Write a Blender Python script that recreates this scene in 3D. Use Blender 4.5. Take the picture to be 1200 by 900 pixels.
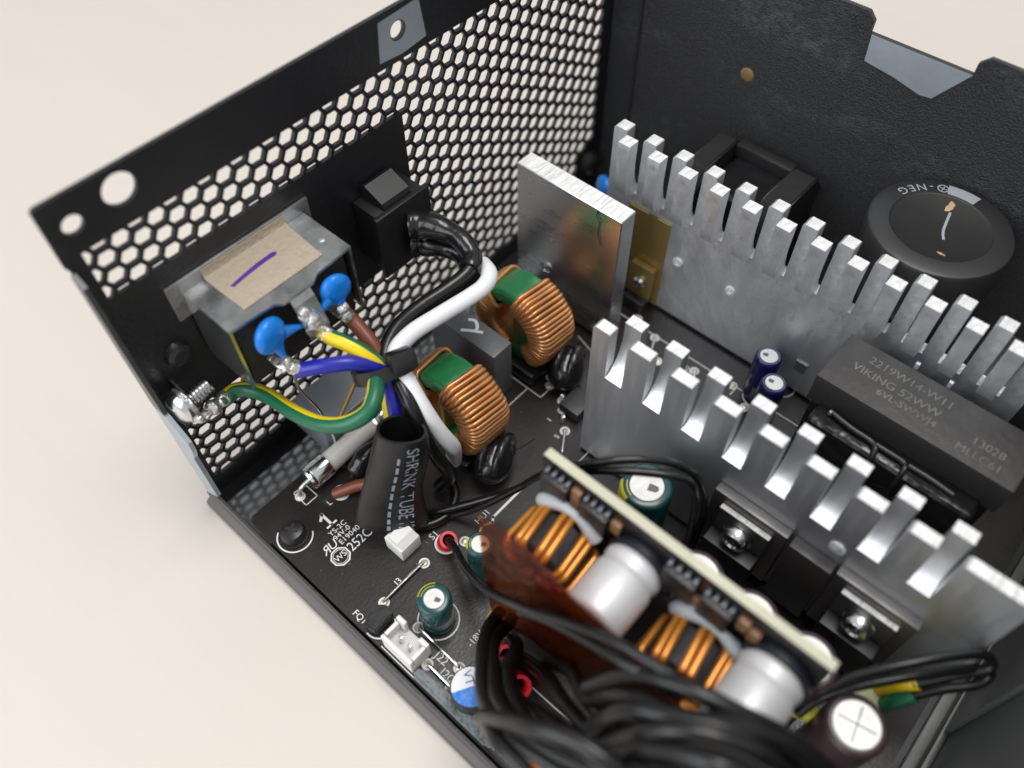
import bpy, bmesh, math, random
from mathutils import Vector, Matrix
from mathutils.geometry import delaunay_2d_cdt
random.seed(7)
for o in list(bpy.data.objects): bpy.data.objects.remove(o)
scn = bpy.context.scene
COL = scn.collection
S = 0.01                                   # one millimetre of the place = 0.01 units
V = Vector
# ------------------------------------------------------------------ camera
CAM_POS = V((-19.76, -110.75, 167.21)); CAM_AIM = V((58.10, -39.27, 20.0)); CAM_ROLL = -0.0147
FOCUS_AT = V((46.0, -36.0, 31.0))
cd = bpy.data.cameras.new('camera'); cam = bpy.data.objects.new('camera', cd); COL.objects.link(cam)
zc = (CAM_POS - CAM_AIM).normalized(); xc = V((0, 0, 1)).cross(zc).normalized(); yc = zc.cross(xc)
c_, s_ = math.cos(CAM_ROLL), math.sin(CAM_ROLL)
xr, yr = xc * c_ + yc * s_, -xc * s_ + yc * c_
mw = Matrix((xr, yr, zc)).transposed().to_4x4(); mw.translation = CAM_POS * S
cam.matrix_world = mw
cd.sensor_width = 36; cd.sensor_fit = 'HORIZONTAL'; cd.lens = 974.26 / 1200 * 36
cd.clip_start = 0.05; cd.clip_end = 200
cd.dof.use_dof = True; cd.dof.focus_distance = (CAM_POS - FOCUS_AT).dot(zc) * S; cd.dof.aperture_fstop = 0.88
scn.camera = cam
# ------------------------------------------------------------------ light
w = bpy.data.worlds.new('World'); scn.world = w; w.use_nodes = True
bg = w.node_tree.nodes['Background']; bg.inputs[0].default_value = (0.95, 0.975, 1.0, 1); bg.inputs[1].default_value = 0.47
def area(name, loc, aim, size, power, col):
    l = bpy.data.lights.new(name, 'AREA'); l.shape = 'RECTANGLE'; l.size, l.size_y = size[0] * S, size[1] * S
    l.energy = power; l.color = col
    o = bpy.data.objects.new(name, l); COL.objects.link(o); o.location = V(loc) * S
    o.rotation_euler = (V(aim) - V(loc)).to_track_quat('-Z', 'Y').to_euler()
    return o
area('ceiling_lamp', (190, -110, 880), (50, -40, 0), (430, 330), 345, (1.0, 0.97, 0.93))
area('window_light', (-850, 150, 620), (40, -60, 10), (900, 800), 640, (0.92, 0.96, 1.0))
scn.view_settings.view_transform = 'Standard'; scn.view_settings.look = 'None'
scn.view_settings.exposure = 0.42; scn.view_settings.gamma = 1
scn.render.resolution_x, scn.render.resolution_y = 1024, 768
scn.render.engine = 'CYCLES'
scn.cycles.max_bounces = 10; scn.cycles.transparent_max_bounces = 16
# ------------------------------------------------------------------ materials
MATS = {}
def mat(name, col, rough=0.5, metal=0.0, bump=0.0, bscale=20.0, var=0.0, vscale=6.0, rvar=0.0, spec=0.5, coat=0.0, stretch=(1, 1, 1), emis=0, bdist=0.02):
    if name in MATS: return MATS[name]
    m = bpy.data.materials.new(name); m.use_nodes = True; nt = m.node_tree; N = nt.nodes; L = nt.links
    p = N['Principled BSDF']
    c = (*col, 1) if len(col) == 3 else col
    p.inputs['Base Color'].default_value = c; p.inputs['Roughness'].default_value = rough
    p.inputs['Metallic'].default_value = metal; p.inputs['Specular IOR Level'].default_value = spec
    if coat: p.inputs['Coat Weight'].default_value = coat; p.inputs['Coat Roughness'].default_value = 0.08
    if bump or var or rvar:
        tc = N.new('ShaderNodeTexCoord'); mp = N.new('ShaderNodeMapping'); mp.inputs['Scale'].default_value = stretch
        L.new(tc.outputs['Object'], mp.inputs['Vector'])
    if bump:
        nz = N.new('ShaderNodeTexNoise'); nz.inputs['Scale'].default_value = bscale; nz.inputs['Detail'].default_value = 4
        b = N.new('ShaderNodeBump'); b.inputs['Strength'].default_value = bump; b.inputs['Distance'].default_value = bdist
        L.new(mp.outputs[0], nz.inputs['Vector']); L.new(nz.outputs['Fac'], b.inputs['Height']); L.new(b.outputs[0], p.inputs['Normal'])
    if var or rvar:
        n2 = N.new('ShaderNodeTexNoise'); n2.inputs['Scale'].default_value = vscale; n2.inputs['Detail'].default_value = 6; n2.inputs['Roughness'].default_value = 0.65
        L.new(mp.outputs[0], n2.inputs['Vector'])
    if var:
        cr = N.new('ShaderNodeValToRGB'); cr.color_ramp.elements[0].position = 0.3; cr.color_ramp.elements[1].position = 0.72
        cr.color_ramp.elements[0].color = (*[v * (1 - var) for v in c[:3]], 1); cr.color_ramp.elements[1].color = (*[min(1, v * (1 + var)) for v in c[:3]], 1)
        L.new(n2.outputs['Fac'], cr.inputs['Fac']); L.new(cr.outputs[0], p.inputs['Base Color'])
    if rvar:
        mr = N.new('ShaderNodeMapRange'); mr.inputs['From Min'].default_value = 0.3; mr.inputs['From Max'].default_value = 0.7
        mr.inputs['To Min'].default_value = max(0.02, rough - rvar); mr.inputs['To Max'].default_value = min(1, rough + rvar)
        L.new(n2.outputs['Fac'], mr.inputs['Value']); L.new(mr.outputs[0], p.inputs['Roughness'])
    MATS[name] = m
    return m
M_table = mat('table_laminate', (0.62, 0.563, 0.505), 0.45, var=0.045, vscale=0.9, bump=0.08, bscale=14, stretch=(1, 0.25, 1))
M_black = mat('black_powder_coat', (0.012, 0.012, 0.014), 0.36, bump=0.12, bscale=130, rvar=0.10, vscale=3, bdist=0.01)
def scuffed(name, col, scuff, rough, gscale, gstr, gdist):
    m = mat(name, col, rough, bump=gstr, bscale=gscale, bdist=gdist); N = m.node_tree.nodes; L = m.node_tree.links; p = N['Principled BSDF']
    tc = N.new('ShaderNodeTexCoord'); mp = N.new('ShaderNodeMapping'); mp.inputs['Scale'].default_value = (1, 1.0, 2.2); mp.inputs['Rotation'].default_value = (0.7, 0, 0)
    n1 = N.new('ShaderNodeTexNoise'); n1.inputs['Scale'].default_value = 3.2; n1.inputs['Detail'].default_value = 8; n1.inputs['Roughness'].default_value = 0.6
    n2 = N.new('ShaderNodeTexNoise'); n2.inputs['Scale'].default_value = 60; n2.inputs['Detail'].default_value = 3
    r1 = N.new('ShaderNodeMapRange'); r1.inputs['From Min'].default_value = .54; r1.inputs['From Max'].default_value = .74
    r2 = N.new('ShaderNodeMapRange'); r2.inputs['From Min'].default_value = .35; r2.inputs['From Max'].default_value = .65
    mu = N.new('ShaderNodeMath'); mu.operation = 'MULTIPLY'; mx = N.new('ShaderNodeMixRGB'); mx.inputs[1].default_value = (*col, 1); mx.inputs[2].default_value = (*scuff, 1)
    L.new(tc.outputs['Object'], mp.inputs[0]); L.new(mp.outputs[0], n1.inputs['Vector']); L.new(tc.outputs['Object'], n2.inputs['Vector'])
    L.new(n1.outputs['Fac'], r1.inputs['Value']); L.new(n2.outputs['Fac'], r2.inputs['Value']); L.new(r1.outputs[0], mu.inputs[0]); L.new(r2.outputs[0], mu.inputs[1])
    L.new(mu.outputs[0], mx.inputs[0]); L.new(mx.outputs[0], p.inputs['Base Color'])
    return m
M_tex = scuffed('textured_black_coat', (0.027, 0.027, 0.030), (0.085, 0.087, 0.095), 0.41, 270, 0.9, 0.0085)
M_zinc = mat('zinc_sheet', (0.47, 0.525, 0.575), 0.42, 0.75, var=0.10, vscale=9, bump=0.04, bscale=60)
M_flange = mat('grey_black_flange', (0.07, 0.072, 0.075), 0.35, 0.3, var=.3, vscale=10)  # mottled grey for the upper flange, between the black coat and the zinc
M_tin = mat('tinned_shield', (0.50, 0.505, 0.51), 0.32, 0.9, var=0.28, vscale=10, bump=.2, bscale=9, rvar=.1)
M_zinc_d = mat('zinc_sheet_floor', (0.34, 0.35, 0.355), 0.13, 0.9, var=0.05, vscale=2)
M_lip = mat('lip_edge', (0.10, 0.09, 0.085), 0.5, bump=0.1, bscale=90)
M_pcb = mat('black_solder_mask', (0.020, 0.0162, 0.0158), 0.27, bump=0.03, bscale=140, var=.18, vscale=22)
M_silk = mat('silkscreen_white', (0.72, 0.72, 0.70), 0.6)
M_pad = mat('pad_tinned', (0.72, 0.66, 0.52), 0.35, 0.6, bump=0.2, bscale=60)
M_solder = mat('solder', (0.66, 0.645, 0.61), 0.34, 0.9, bump=0.8, bscale=18, bdist=0.04)
M_alu = mat('aluminium_face', (0.74, 0.75, 0.77), 0.43, 0.94, bump=0.06, bscale=40, stretch=(1, 5, .5), rvar=0.04, vscale=12, var=0.04)
M_alu2 = mat('aluminium_dull_face', (0.84, 0.85, 0.87), 0.47, 0.88, bump=0.16, bscale=30, rvar=0.07, vscale=16, var=0.06, stretch=(1, 1.6, .8))
M_alup = mat('aluminium_smooth_face', (0.74, 0.75, 0.76), 0.29, 1.0, bump=0.02, bscale=30, stretch=(1, 1, 5), rvar=0.05, vscale=4)
M_alucut = mat('aluminium_sawn_edge', (0.86, 0.86, 0.85), 0.55, 0.5, bump=0.5, bscale=60, stretch=(.35, 2, 1), var=.1, vscale=30)
M_copper = mat('enamelled_copper', (0.60, 0.275, 0.105), 0.32, 0.65, var=0.18, vscale=12)
M_copper2 = mat('orange_enamelled_wire', (0.68, 0.27, 0.045), 0.28, 0.6, coat=0.2, var=.15, vscale=14)
M_green = mat('green_epoxy', (0.018, 0.165, 0.055), 0.28, bump=0.3, bscale=8, bdist=0.05, coat=0.15)
M_blackplastic = mat('black_plastic', (0.013, 0.013, 0.014), 0.33, rvar=0.07, vscale=6)
M_switch = mat('switch_plastic', (0.010, 0.010, 0.011), 0.42)
M_blackmatte = mat('black_matte', (0.010, 0.010, 0.011), 0.55, bump=0.2, bscale=40)
M_rubber = mat('black_wire_jacket', (0.0045, 0.0043, 0.0043), 0.31, bump=0.12, bscale=14, rvar=0.06, vscale=5)
M_shrink = mat('heat_shrink', (0.0095, 0.009, 0.0095), 0.38, bump=0.2, bscale=10, rvar=0.06, vscale=4)
M_shrinkgloss = mat('glossy_heat_shrink', (0.010, 0.010, 0.011), 0.20, bump=0.45, bscale=6, bdist=0.05)
M_grey = mat('grey_capacitor_case', (0.115, 0.12, 0.13), 0.40, bump=0.06, bscale=50, var=0.04)
M_grey2 = mat('slate_capacitor_case', (0.17, 0.185, 0.21), 0.30, bump=0.04, bscale=50)
M_white = mat('white_nylon', (0.74, 0.73, 0.71), 0.42)
M_wirewhite = mat('white_wire_jacket', (0.78, 0.78, 0.80), 0.38, var=0.03, vscale=5)
M_wireblue = mat('blue_wire_jacket', (0.012, 0.016, 0.30), 0.33)
M_wirebrown = mat('brown_wire_jacket', (0.17, 0.045, 0.018), 0.40)
M_wiregreen = mat('green_wire_jacket', (0.010, 0.12, 0.055), 0.36)
M_wireyellow = mat('yellow_wire_jacket', (0.80, 0.60, 0.008), 0.36)
M_red = mat('red_sleeve', (0.50, 0.008, 0.02), 0.33)
M_yellow = mat('yellow_sleeve', (0.72, 0.50, 0.01), 0.35)
M_bluedisc = mat('blue_ceramic', (0.003, 0.185, 0.66), 0.30, var=0.22, vscale=16, bump=.25, bscale=16, bdist=.03)
M_tape = mat('beige_cloth_tape', (0.42, 0.355, 0.27), 0.75, bump=0.5, bscale=120, var=0.06, vscale=40, bdist=0.01)
M_purple = mat('purple_marker', (0.075, 0.022, 0.28), 0.55, var=0.35, vscale=30)
M_tealcap = mat('green_capacitor_sleeve', (0.006, 0.055, 0.055), 0.25, coat=0.2)
M_tealyel = mat('yellow_print', (0.50, 0.46, 0.03), 0.35)
M_captop = mat('capacitor_aluminium_top', (0.64, 0.63, 0.61), 0.40, 0.45, bump=.1, bscale=20)
M_capvent = mat('capacitor_vent', (0.10, 0.10, 0.10), 0.4, 0.5)
M_navy = mat('navy_capacitor_sleeve', (0.012, 0.012, 0.085), 0.20, coat=0.4)
M_maroon = mat('maroon_capacitor_sleeve', (0.04, 0.022, 0.026), 0.32)
M_whitecap = mat('polymer_capacitor_can', (0.66, 0.66, 0.67), 0.42, 0.3)
M_navybase = mat('capacitor_rubber_base', (0.01, 0.011, 0.022), 0.45)
M_board = mat('board_edge_fibreglass', (0.50, 0.48, 0.36), 0.55, var=0.08, vscale=15)
M_boardface = mat('daughter_board_mask', (0.012, 0.011, 0.011), 0.32)
M_darkmetal = mat('dark_plated_metal', (0.20, 0.19, 0.185), 0.40, 0.8, var=.1, vscale=8)
M_pad2 = mat('dark_thermal_pad', (0.05, 0.046, 0.044), 0.38, bump=.03, bscale=40)
M_chip = mat('chip_package', (0.016, 0.016, 0.018), 0.42)
M_dullpin = mat('dull_tin', (0.16, 0.17, 0.19), 0.45, 0.6)
M_brownchip = mat('brown_ceramic_chip', (0.22, 0.11, 0.05), 0.4)
M_goo = mat('grey_silicone', (0.48, 0.51, 0.53), 0.38, bump=0.4, bscale=9, bdist=0.05)
M_trafo = mat('transformer_core_tape', (0.031, 0.0285, 0.028), 0.5, bump=0.10, bscale=60, var=0.06)
M_cheek = mat('inductor_bobbin', (0.017, 0.0165, 0.017), 0.42, bump=.06, bscale=50)
M_print = mat('worn_grey_print', (0.135, 0.125, 0.11), 0.6, var=0.5, vscale=12)
M_bulk = mat('bulk_capacitor_sleeve', (0.020, 0.0195, 0.020), 0.42, rvar=0.05, vscale=4)
M_bulkdisc = mat('bulk_capacitor_disc', (0.012, 0.012, 0.012), 0.48, var=0.2, vscale=14)
M_printgrey = mat('pale_grey_print', (0.30, 0.32, 0.35), 0.5)
M_glue = mat('tan_glue', (0.45, 0.30, 0.16), 0.6)
M_kapton = mat('amber_insulator', (0.40, 0.28, 0.10), 0.28, 0.5, var=.2, vscale=5)
M_steel = mat('plated_steel', (0.72, 0.72, 0.72), 0.20, 1.0, bump=0.1, bscale=20)
M_ceramic = mat('fuse_ceramic', (0.60, 0.58, 0.54), 0.42, var=0.05, vscale=12)
M_foam = mat('grey_foam', (0.19, 0.21, 0.22), 0.85, bump=0.7, bscale=70, var=0.15, vscale=12)
M_paleconn = mat('pale_green_connector', (0.42, 0.45, 0.24), 0.5)
M_orange = mat('orange_core', (0.60, 0.17, 0.02), 0.5)
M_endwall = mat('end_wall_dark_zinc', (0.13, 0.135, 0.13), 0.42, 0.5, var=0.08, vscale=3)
# brown translucent film
def film_mat():
    m = bpy.data.materials.new('brown_polyimide_film'); m.use_nodes = True; N = m.node_tree.nodes; L = m.node_tree.links
    out = N['Material Output']; p = N['Principled BSDF']
    p.inputs['Base Color'].default_value = (0.10, 0.024, 0.011, 1); p.inputs['Roughness'].default_value = 0.12
    t = N.new('ShaderNodeBsdfTransparent'); t.inputs[0].default_value = (0.56, 0.22, 0.10, 1)
    tc = N.new('ShaderNodeTexCoord'); nz = N.new('ShaderNodeTexNoise'); nz.inputs['Scale'].default_value = 9; nz.inputs['Detail'].default_value = 5
    b = N.new('ShaderNodeBump'); b.inputs['Strength'].default_value = 0.35; b.inputs['Distance'].default_value = 0.03
    L.new(tc.outputs['Object'], nz.inputs['Vector']); L.new(nz.outputs['Fac'], b.inputs['Height']); L.new(b.outputs[0], p.inputs['Normal'])
    mx = N.new('ShaderNodeMixShader'); mx.inputs[0].default_value = 0.40
    L.new(t.outputs[0], mx.inputs[1]); L.new(p.outputs[0], mx.inputs[2]); L.new(mx.outputs[0], out.inputs['Surface'])
    return m
M_film = film_mat()
# ------------------------------------------------------------------ builders (all sizes in mm)
BASE = {}
def new(): return bmesh.new()
def box(bm, x0, x1, y0, y1, z0, z1, bev=0.0, seg=2, mi=0, rot=None):
    m = Matrix.Translation(((x0 + x1) / 2, (y0 + y1) / 2, (z0 + z1) / 2)) @ Matrix.Diagonal((abs(x1 - x0), abs(y1 - y0), abs(z1 - z0), 1))
    if rot: m = rot @ m
    b2 = bmesh.new(); r = bmesh.ops.create_cube(b2, size=1, matrix=m)
    if bev: bmesh.ops.bevel(b2, geom=list(b2.edges), offset=bev, segments=seg, profile=0.6, affect='EDGES')
    join(bm, b2, mi); return bm
def join(bm, b2, mi=0):
    mp = {}
    for v in b2.verts: mp[v] = bm.verts.new(v.co)
    for f in b2.faces:
        try:
            nf = bm.faces.new([mp[v] for v in f.verts]); nf.material_index = mi if mi is not None else f.material_index
        except ValueError: pass
    b2.free()
def lathe(bm, prof, org=(0, 0, 0), axis=(0, 0, 1), seg=28, mi=0, mis=None):
    # prof: (radius, height) pairs along the axis
    q = V(axis).normalized().to_track_quat('Z', 'Y').to_matrix(); org = V(org); rings = []
    for r, h in prof:
        if r < 1e-6: rings.append([bm.verts.new(org + q @ V((0, 0, h)))])
        else: rings.append([bm.verts.new(org + q @ V((r * math.cos(2 * math.pi * k / seg), r * math.sin(2 * math.pi * k / seg), h))) for k in range(seg)])
    for i in range(len(rings) - 1):
        a, b = rings[i], rings[i + 1]; m_ = mis[i] if mis else mi
        for k in range(seg):
            k2 = (k + 1) % seg
            if len(a) == 1 and len(b) == 1: continue
            if len(a) == 1: f = bm.faces.new((a[0], b[k], b[k2]))
            elif len(b) == 1: f = bm.faces.new((a[k], a[k2], b[0]))
            else: f = bm.faces.new((a[k], a[k2], b[k2], b[k]))
            f.material_index = m_
    return bm
def cyl(bm, p0, p1, r, seg=18, bev=0.0, mi=0):
    p0, p1 = V(p0), V(p1); h = (p1 - p0).length
    if bev: prof = [(0, 0), (r - bev, 0), (r - bev * .3, bev * .3), (r, bev), (r, h - bev), (r - bev * .3, h - bev * .3), (r - bev, h), (0, h)]
    else: prof = [(0, 0), (r, 0), (r, h), (0, h)]
    return lathe(bm, prof, p0, p1 - p0, seg, mi)
def crom(pts, n=8):
    P = [V(p) for p in pts]; P = [P[0] * 2 - P[1]] + P + [P[-1] * 2 - P[-2]]; out = []
    for i in range(1, len(P) - 2):
        a, b, c, d = P[i - 1], P[i], P[i + 1], P[i + 2]
        for k in range(n):
            t = k / n
            out.append(0.5 * ((2 * b) + (c - a) * t + (2 * a - 5 * b + 4 * c - d) * t * t + (3 * b - a - 3 * c + d) * t ** 3))
    out.append(P[-2]); return out
def frames(path, closed=False):
    n = len(path); T = []
    for i in range(n):
        a = path[(i - 1) % n] if closed else path[max(0, i - 1)]; b = path[(i + 1) % n] if closed else path[min(n - 1, i + 1)]
        T.append((b - a).normalized())
    up = V((0, 0, 1)) if abs(T[0].z) < 0.9 else V((0, 1, 0))
    nrm = (up - T[0] * up.dot(T[0])).normalized(); F = []
    for i in range(n):
        nrm = (nrm - T[i] * nrm.dot(T[i])).normalized(); F.append((T[i], nrm, T[i].cross(nrm)))
    return F
def tube(bm, pts, r, seg=10, n=8, smooth=True, mi=0, stripe=None, closed=False, cap=True):
    path = crom(pts, n) if smooth else [V(p) for p in pts]
    F = frames(path, closed); rings = []
    for i, p in enumerate(path):
        rr = r(i / (len(path) - 1)) if callable(r) else r
        rings.append([bm.verts.new(p + (F[i][1] * math.cos(2 * math.pi * k / seg) + F[i][2] * math.sin(2 * math.pi * k / seg)) * rr) for k in range(seg)])
    m = len(rings)
    for i in range(m if closed else m - 1):
        a, b = rings[i], rings[(i + 1) % m]
        for k in range(seg):
            f = bm.faces.new((a[k], a[(k + 1) % seg], b[(k + 1) % seg], b[k]))
            f.material_index = 1 if (stripe and (k - stripe[0]) % seg < stripe[1]) else mi
    if cap and not closed:
        bm.faces.new(rings[0]); bm.faces.new(rings[-1])
    return bm
def prism(bm, poly, d0, d1, to, mi=0):
    # poly in 2D, extruded from d0 to d1; to(a, b, d) -> 3D point
    A = [bm.verts.new(V(to(a, b, d0))) for a, b in poly]; B = [bm.verts.new(V(to(a, b, d1))) for a, b in poly]; n = len(poly)
    fs = [bm.faces.new(A), bm.faces.new(B)] + [bm.faces.new((A[i], A[(i + 1) % n], B[(i + 1) % n], B[i])) for i in range(n)]
    for f in fs: f.material_index = mi
    return bm
def thing(name, label, cat, base, group=None):
    o = bpy.data.objects.new(name, None); COL.objects.link(o); o.location = V(base) * S; o.empty_display_size = 0.02
    BASE[o] = V(base); o['label'] = label; o['category'] = cat
    if group: o['group'] = group
    return o
def obj(name, bm, m, parent=None, smooth=35, label=None, cat=None, group=None, kind=None, sel=None, offset=None):
    bmesh.ops.recalc_face_normals(bm, faces=list(bm.faces))
    if sel: 
        bm.normal_update()
        for f in bm.faces: f.material_index = sel(f)
    if parent is not None: base = BASE[parent]
    else:
        xs = [v.co for v in bm.verts]; base = V(((min(v.x for v in xs) + max(v.x for v in xs)) / 2, (min(v.y for v in xs) + max(v.y for v in xs)) / 2, min(v.z for v in xs)))
    loc = base if parent is None else (offset or V((0, 0, 0)))
    sub = base if parent is None else base + (offset or V((0, 0, 0)))
    for v in bm.verts: v.co = (v.co - sub) * S
    me = bpy.data.meshes.new(name); bm.to_mesh(me); bm.free()
    for mm in (m if isinstance(m, (list, tuple)) else [m]): me.materials.append(mm)
    if smooth:
        me.polygons.foreach_set('use_smooth', [True] * len(me.polygons)); me.set_sharp_from_angle(angle=math.radians(smooth))
    o = bpy.data.objects.new(name, me); COL.objects.link(o); o.location = loc * S
    BASE[o] = sub
    if parent is not None: o.parent = parent
    if label: o['label'] = label
    if cat: o['category'] = cat
    if group: o['group'] = group
    if kind: o['kind'] = kind
    return o
def share(src, parent, delta):
    """copy a part (same mesh) shifted by delta mm"""
    o = src.copy(); COL.objects.link(o); o.parent = parent; o.location = src.location + V(delta) * S; return o
def text_bm(s, size, mtx, depth=0.0, mirror=False, shear=0.0):
    cu = bpy.data.curves.new('t', 'FONT'); cu.body = s; cu.size = size; cu.align_x = 'CENTER'; cu.align_y = 'CENTER'; cu.resolution_u = 3; cu.shear = shear
    ob = bpy.data.objects.new('t', cu); COL.objects.link(ob); dg = bpy.context.evaluated_depsgraph_get()
    me = bpy.data.meshes.new_from_object(ob.evaluated_get(dg)); bpy.data.objects.remove(ob)
    bm = bmesh.new(); bm.from_mesh(me); bpy.data.meshes.remove(me)
    if mirror:
        for v in bm.verts: v.co.x *= -1
    for v in bm.verts: v.co = mtx @ v.co
    return bm
def on_top(x, y, z, rot=0, sx=1.0): return Matrix.Translation((x, y, z)) @ Matrix.Rotation(math.radians(rot), 4, 'Z') @ Matrix.Diagonal((sx, 1, 1, 1))
TOP = lambda a, b, d: (a, b, d)
# ================================================================== setting: the table
bm = new(); box(bm, -2200, 2600, -2400, 2600, -41, -1.3)
obj('table_top', bm, M_table, smooth=0, kind='structure', label='cream white laminate table top under the open case')
# ================================================================== the steel case
WX, H, T = 139.5, 86.0, 0.9
case = thing('power_supply_case', 'open black steel power supply case with honeycomb rear panel', 'case', (70, -72, -1))
# rear panel with honeycomb
PX, PZ = 3.36, 3.88; HR = 1.81
def clip(poly, nx, nz, d):      # keep nx*x+nz*z <= d
    out = []
    for i in range(len(poly)):
        a, b = poly[i], poly[(i + 1) % len(poly)]; da, db = nx * a[0] + nz * a[1] - d, nx * b[0] + nz * b[1] - d
        if da <= 0: out.append(a)
        if (da < 0 < db) or (db < 0 < da): t = da / (da - db); out.append((a[0] + (b[0] - a[0]) * t, a[1] + (b[1] - a[1]) * t))
    return out
def parea(p): return abs(sum(p[i][0] * p[(i + 1) % len(p)][1] - p[(i + 1) % len(p)][0] * p[i][1] for i in range(len(p)))) / 2
holes = []
for i in range(-1, 42):
    for j in range(-2, 24):
        cx = 9.6 + (i - 2) * PX; cz = 73.8 - j * PZ + (0 if i % 2 == 0 else PZ / 2)
        hx = [(cx + HR * math.cos(math.pi / 3 * k), cz + HR * math.sin(math.pi / 3 * k)) for k in range(6)]
        for n in ((-1, 0, -3.2), (1, 0, 135.6), (0, 1, 75.45), (0, -1, -5.4)): hx = clip(hx, *n) if len(hx) > 2 else []
        if len(hx) < 3: continue
        best = []
        for n in ((1, 0, -99), (-1, 0, -69.6), (0, -1, -64.6), (0, 1, 28.6)):
            c = clip(hx, *n)
            if len(c) > 2 and parea(c) > (parea(best) if best else 0): best = c
        if cx > 129 and 5 < cz < 18: continue
        if len(best) > 2 and parea(best) > 0.9: holes.append(best)
def ring2(cx, cz, r, n=24): return [(cx + r * math.cos(2 * math.pi * k / n), cz + r * math.sin(2 * math.pi * k / n)) for k in range(n)]
holes += [ring2(12.9, 81.9, 2.9), ring2(4.3, 80.6, 1.75), ring2(71.2, 81.4, 1.75), ring2(118, 81.4, 1.75)]
outer = [(0, 0), (WX, 0), (WX, 84.2), (WX - 1.5, H), (0.6, H), (0, H - .6), (0, 74.5), (0.5, 73.5), (0.5, 2), (0, 2)]
def sheet(loops, y0, y1, name, m, parent, to):
    vs, es = [], []
    for lp in loops:
        b = len(vs); vs += [V(p) for p in lp]; es += [(b + k, b + (k + 1) % len(lp)) for k in range(len(lp))]
    own = [k for k, lp in enumerate(loops) for _ in lp]
    r = list(delaunay_2d_cdt(vs, es, [], 0, 1e-6)); oid = [own[q[0]] if q else -1 for q in r[3]]
    def inside(x, y):
        c = False; lp = loops[0]
        for k in range(len(lp)):
            (xa, ya), (xb, yb) = lp[k], lp[(k + 1) % len(lp)]
            if (ya > y) != (yb > y) and x < (xb - xa) * (y - ya) / (yb - ya) + xa: c = not c
        return c
    def keep(f):
        q = oid[f[0]]
        if any(oid[k] != q for k in f): return True
        return q == 0 and inside(sum(r[0][k].x for k in f) / 3, sum(r[0][k].y for k in f) / 3)
    r[2] = [f for f in r[2] if keep(f)]
    bm = new(); A = [bm.verts.new(V(to(v.x, v.y, y0))) for v in r[0]]; B = [bm.verts.new(V(to(v.x, v.y, y1))) for v in r[0]]
    for f in r[2]:
        bm.faces.new([A[k] for k in f]); bm.faces.new([B[k] for k in reversed(f)])
    cnt = {}
    for f in r[2]:
        for k in range(len(f)):
            e = tuple(sorted((f[k], f[(k + 1) % len(f)]))); cnt[e] = cnt.get(e, 0) + 1
    for (a, b), n in cnt.items():
        if n == 1: bm.faces.new((A[a], A[b], B[b], B[a]))
    return obj(name, bm, m, parent, smooth=0)
XZ = lambda a, b, d: (a, d, b)
YZ = lambda a, b, d: (d, a, b)
rear = sheet([outer] + holes, 0.0, T, 'rear_panel', M_black, case, XZ)
# bare metal round the fixing hole in the top strip
bm = new(); prism(bm, [(66.5, 77.0), (71.6, 76.4), (77.6, 77.2), (77.2, 84.6), (66.8, 84.2)], -0.03, -0.07, XZ)
b2 = ring2(71.2, 81.4, 2.0, 20)
bm.free()
sheet([[(66.0, 77.0), (71.6, 76.5), (78.0, 77.2), (77.0, 85.2), (66.8, 84.6)], b2], -0.04, -0.09, 'bare_metal_patch', M_zinc, rear, XZ)
# side flange of the rear panel (near side)
bm = new(); prism(bm, [(-0.2, 73.0), (-2.6, 71.5), (-3.4, 46), (-4.2, 38.2), (-0.2, 38.2)], 0.0, 0.9, YZ)
obj('side_flange', bm, M_flange, case, smooth=0)
bm = new(); prism(bm, [(-0.2, 37.8), (-4.6, 37.8), (-9.0, 33), (-8.4, 29), (-6.6, 25), (-6.6, 9), (-0.2, 3)], 0.0, 0.9, YZ)
obj('side_flange', bm, M_zinc, case, smooth=0)
# rivet boss on the rear panel
bm = new(); lathe(bm, [(0, -1.8), (1.6, -1.8), (2.4, -1.2), (2.7, 0)], (8.6, -0.05, 45.4), (0, 1, 0), 20); lathe(bm, [(0, -1.9), (0.9, -1.9), (0.9, -1.75)], (8.6, -0.05, 45.4), (0, 1, 0), 12)
obj('rivet', bm, M_black, case)
bm = new(); lathe(bm, [(0, -3.0), (2.2, -3.0), (3.1, -2.2), (3.2, 0)], (133.5, -0.05, 13), (0, 1, 0), 20)
obj('rivet', bm, M_blackmatte, case)
# floor, near lip, ledge
bm = new(); box(bm, 0.9, WX, -145, 0, -1, 0); obj('floor_sheet', bm, M_zinc_d, case, smooth=0)
bm = new(); prism(bm, [(0, -2.5), (-3.3, 0.05), (0, 0.05)], 1.2, WX - 1, lambda a, b, d: (d, a - 0.02, b)); 
obj('corner_bend', bm, M_black, case, smooth=0)
bm = new(); prism(bm, [(0.25, 5.4), (0.75, 5.6), (0.95, 5.2), (0.95, -1), (-1.5, -1), (-1.5, 0.6), (-1.2, 1.2), (-0.1, 1.9), (0.15, 2.4)], -145.5, -0.4, lambda a, b, d: (a, d, b))
obj('near_lip', bm, [M_lip, M_black], case, smooth=0, sel=lambda f: 1 if f.normal.z > 0.5 and f.calc_center_median().z > 4 else 0)
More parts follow.
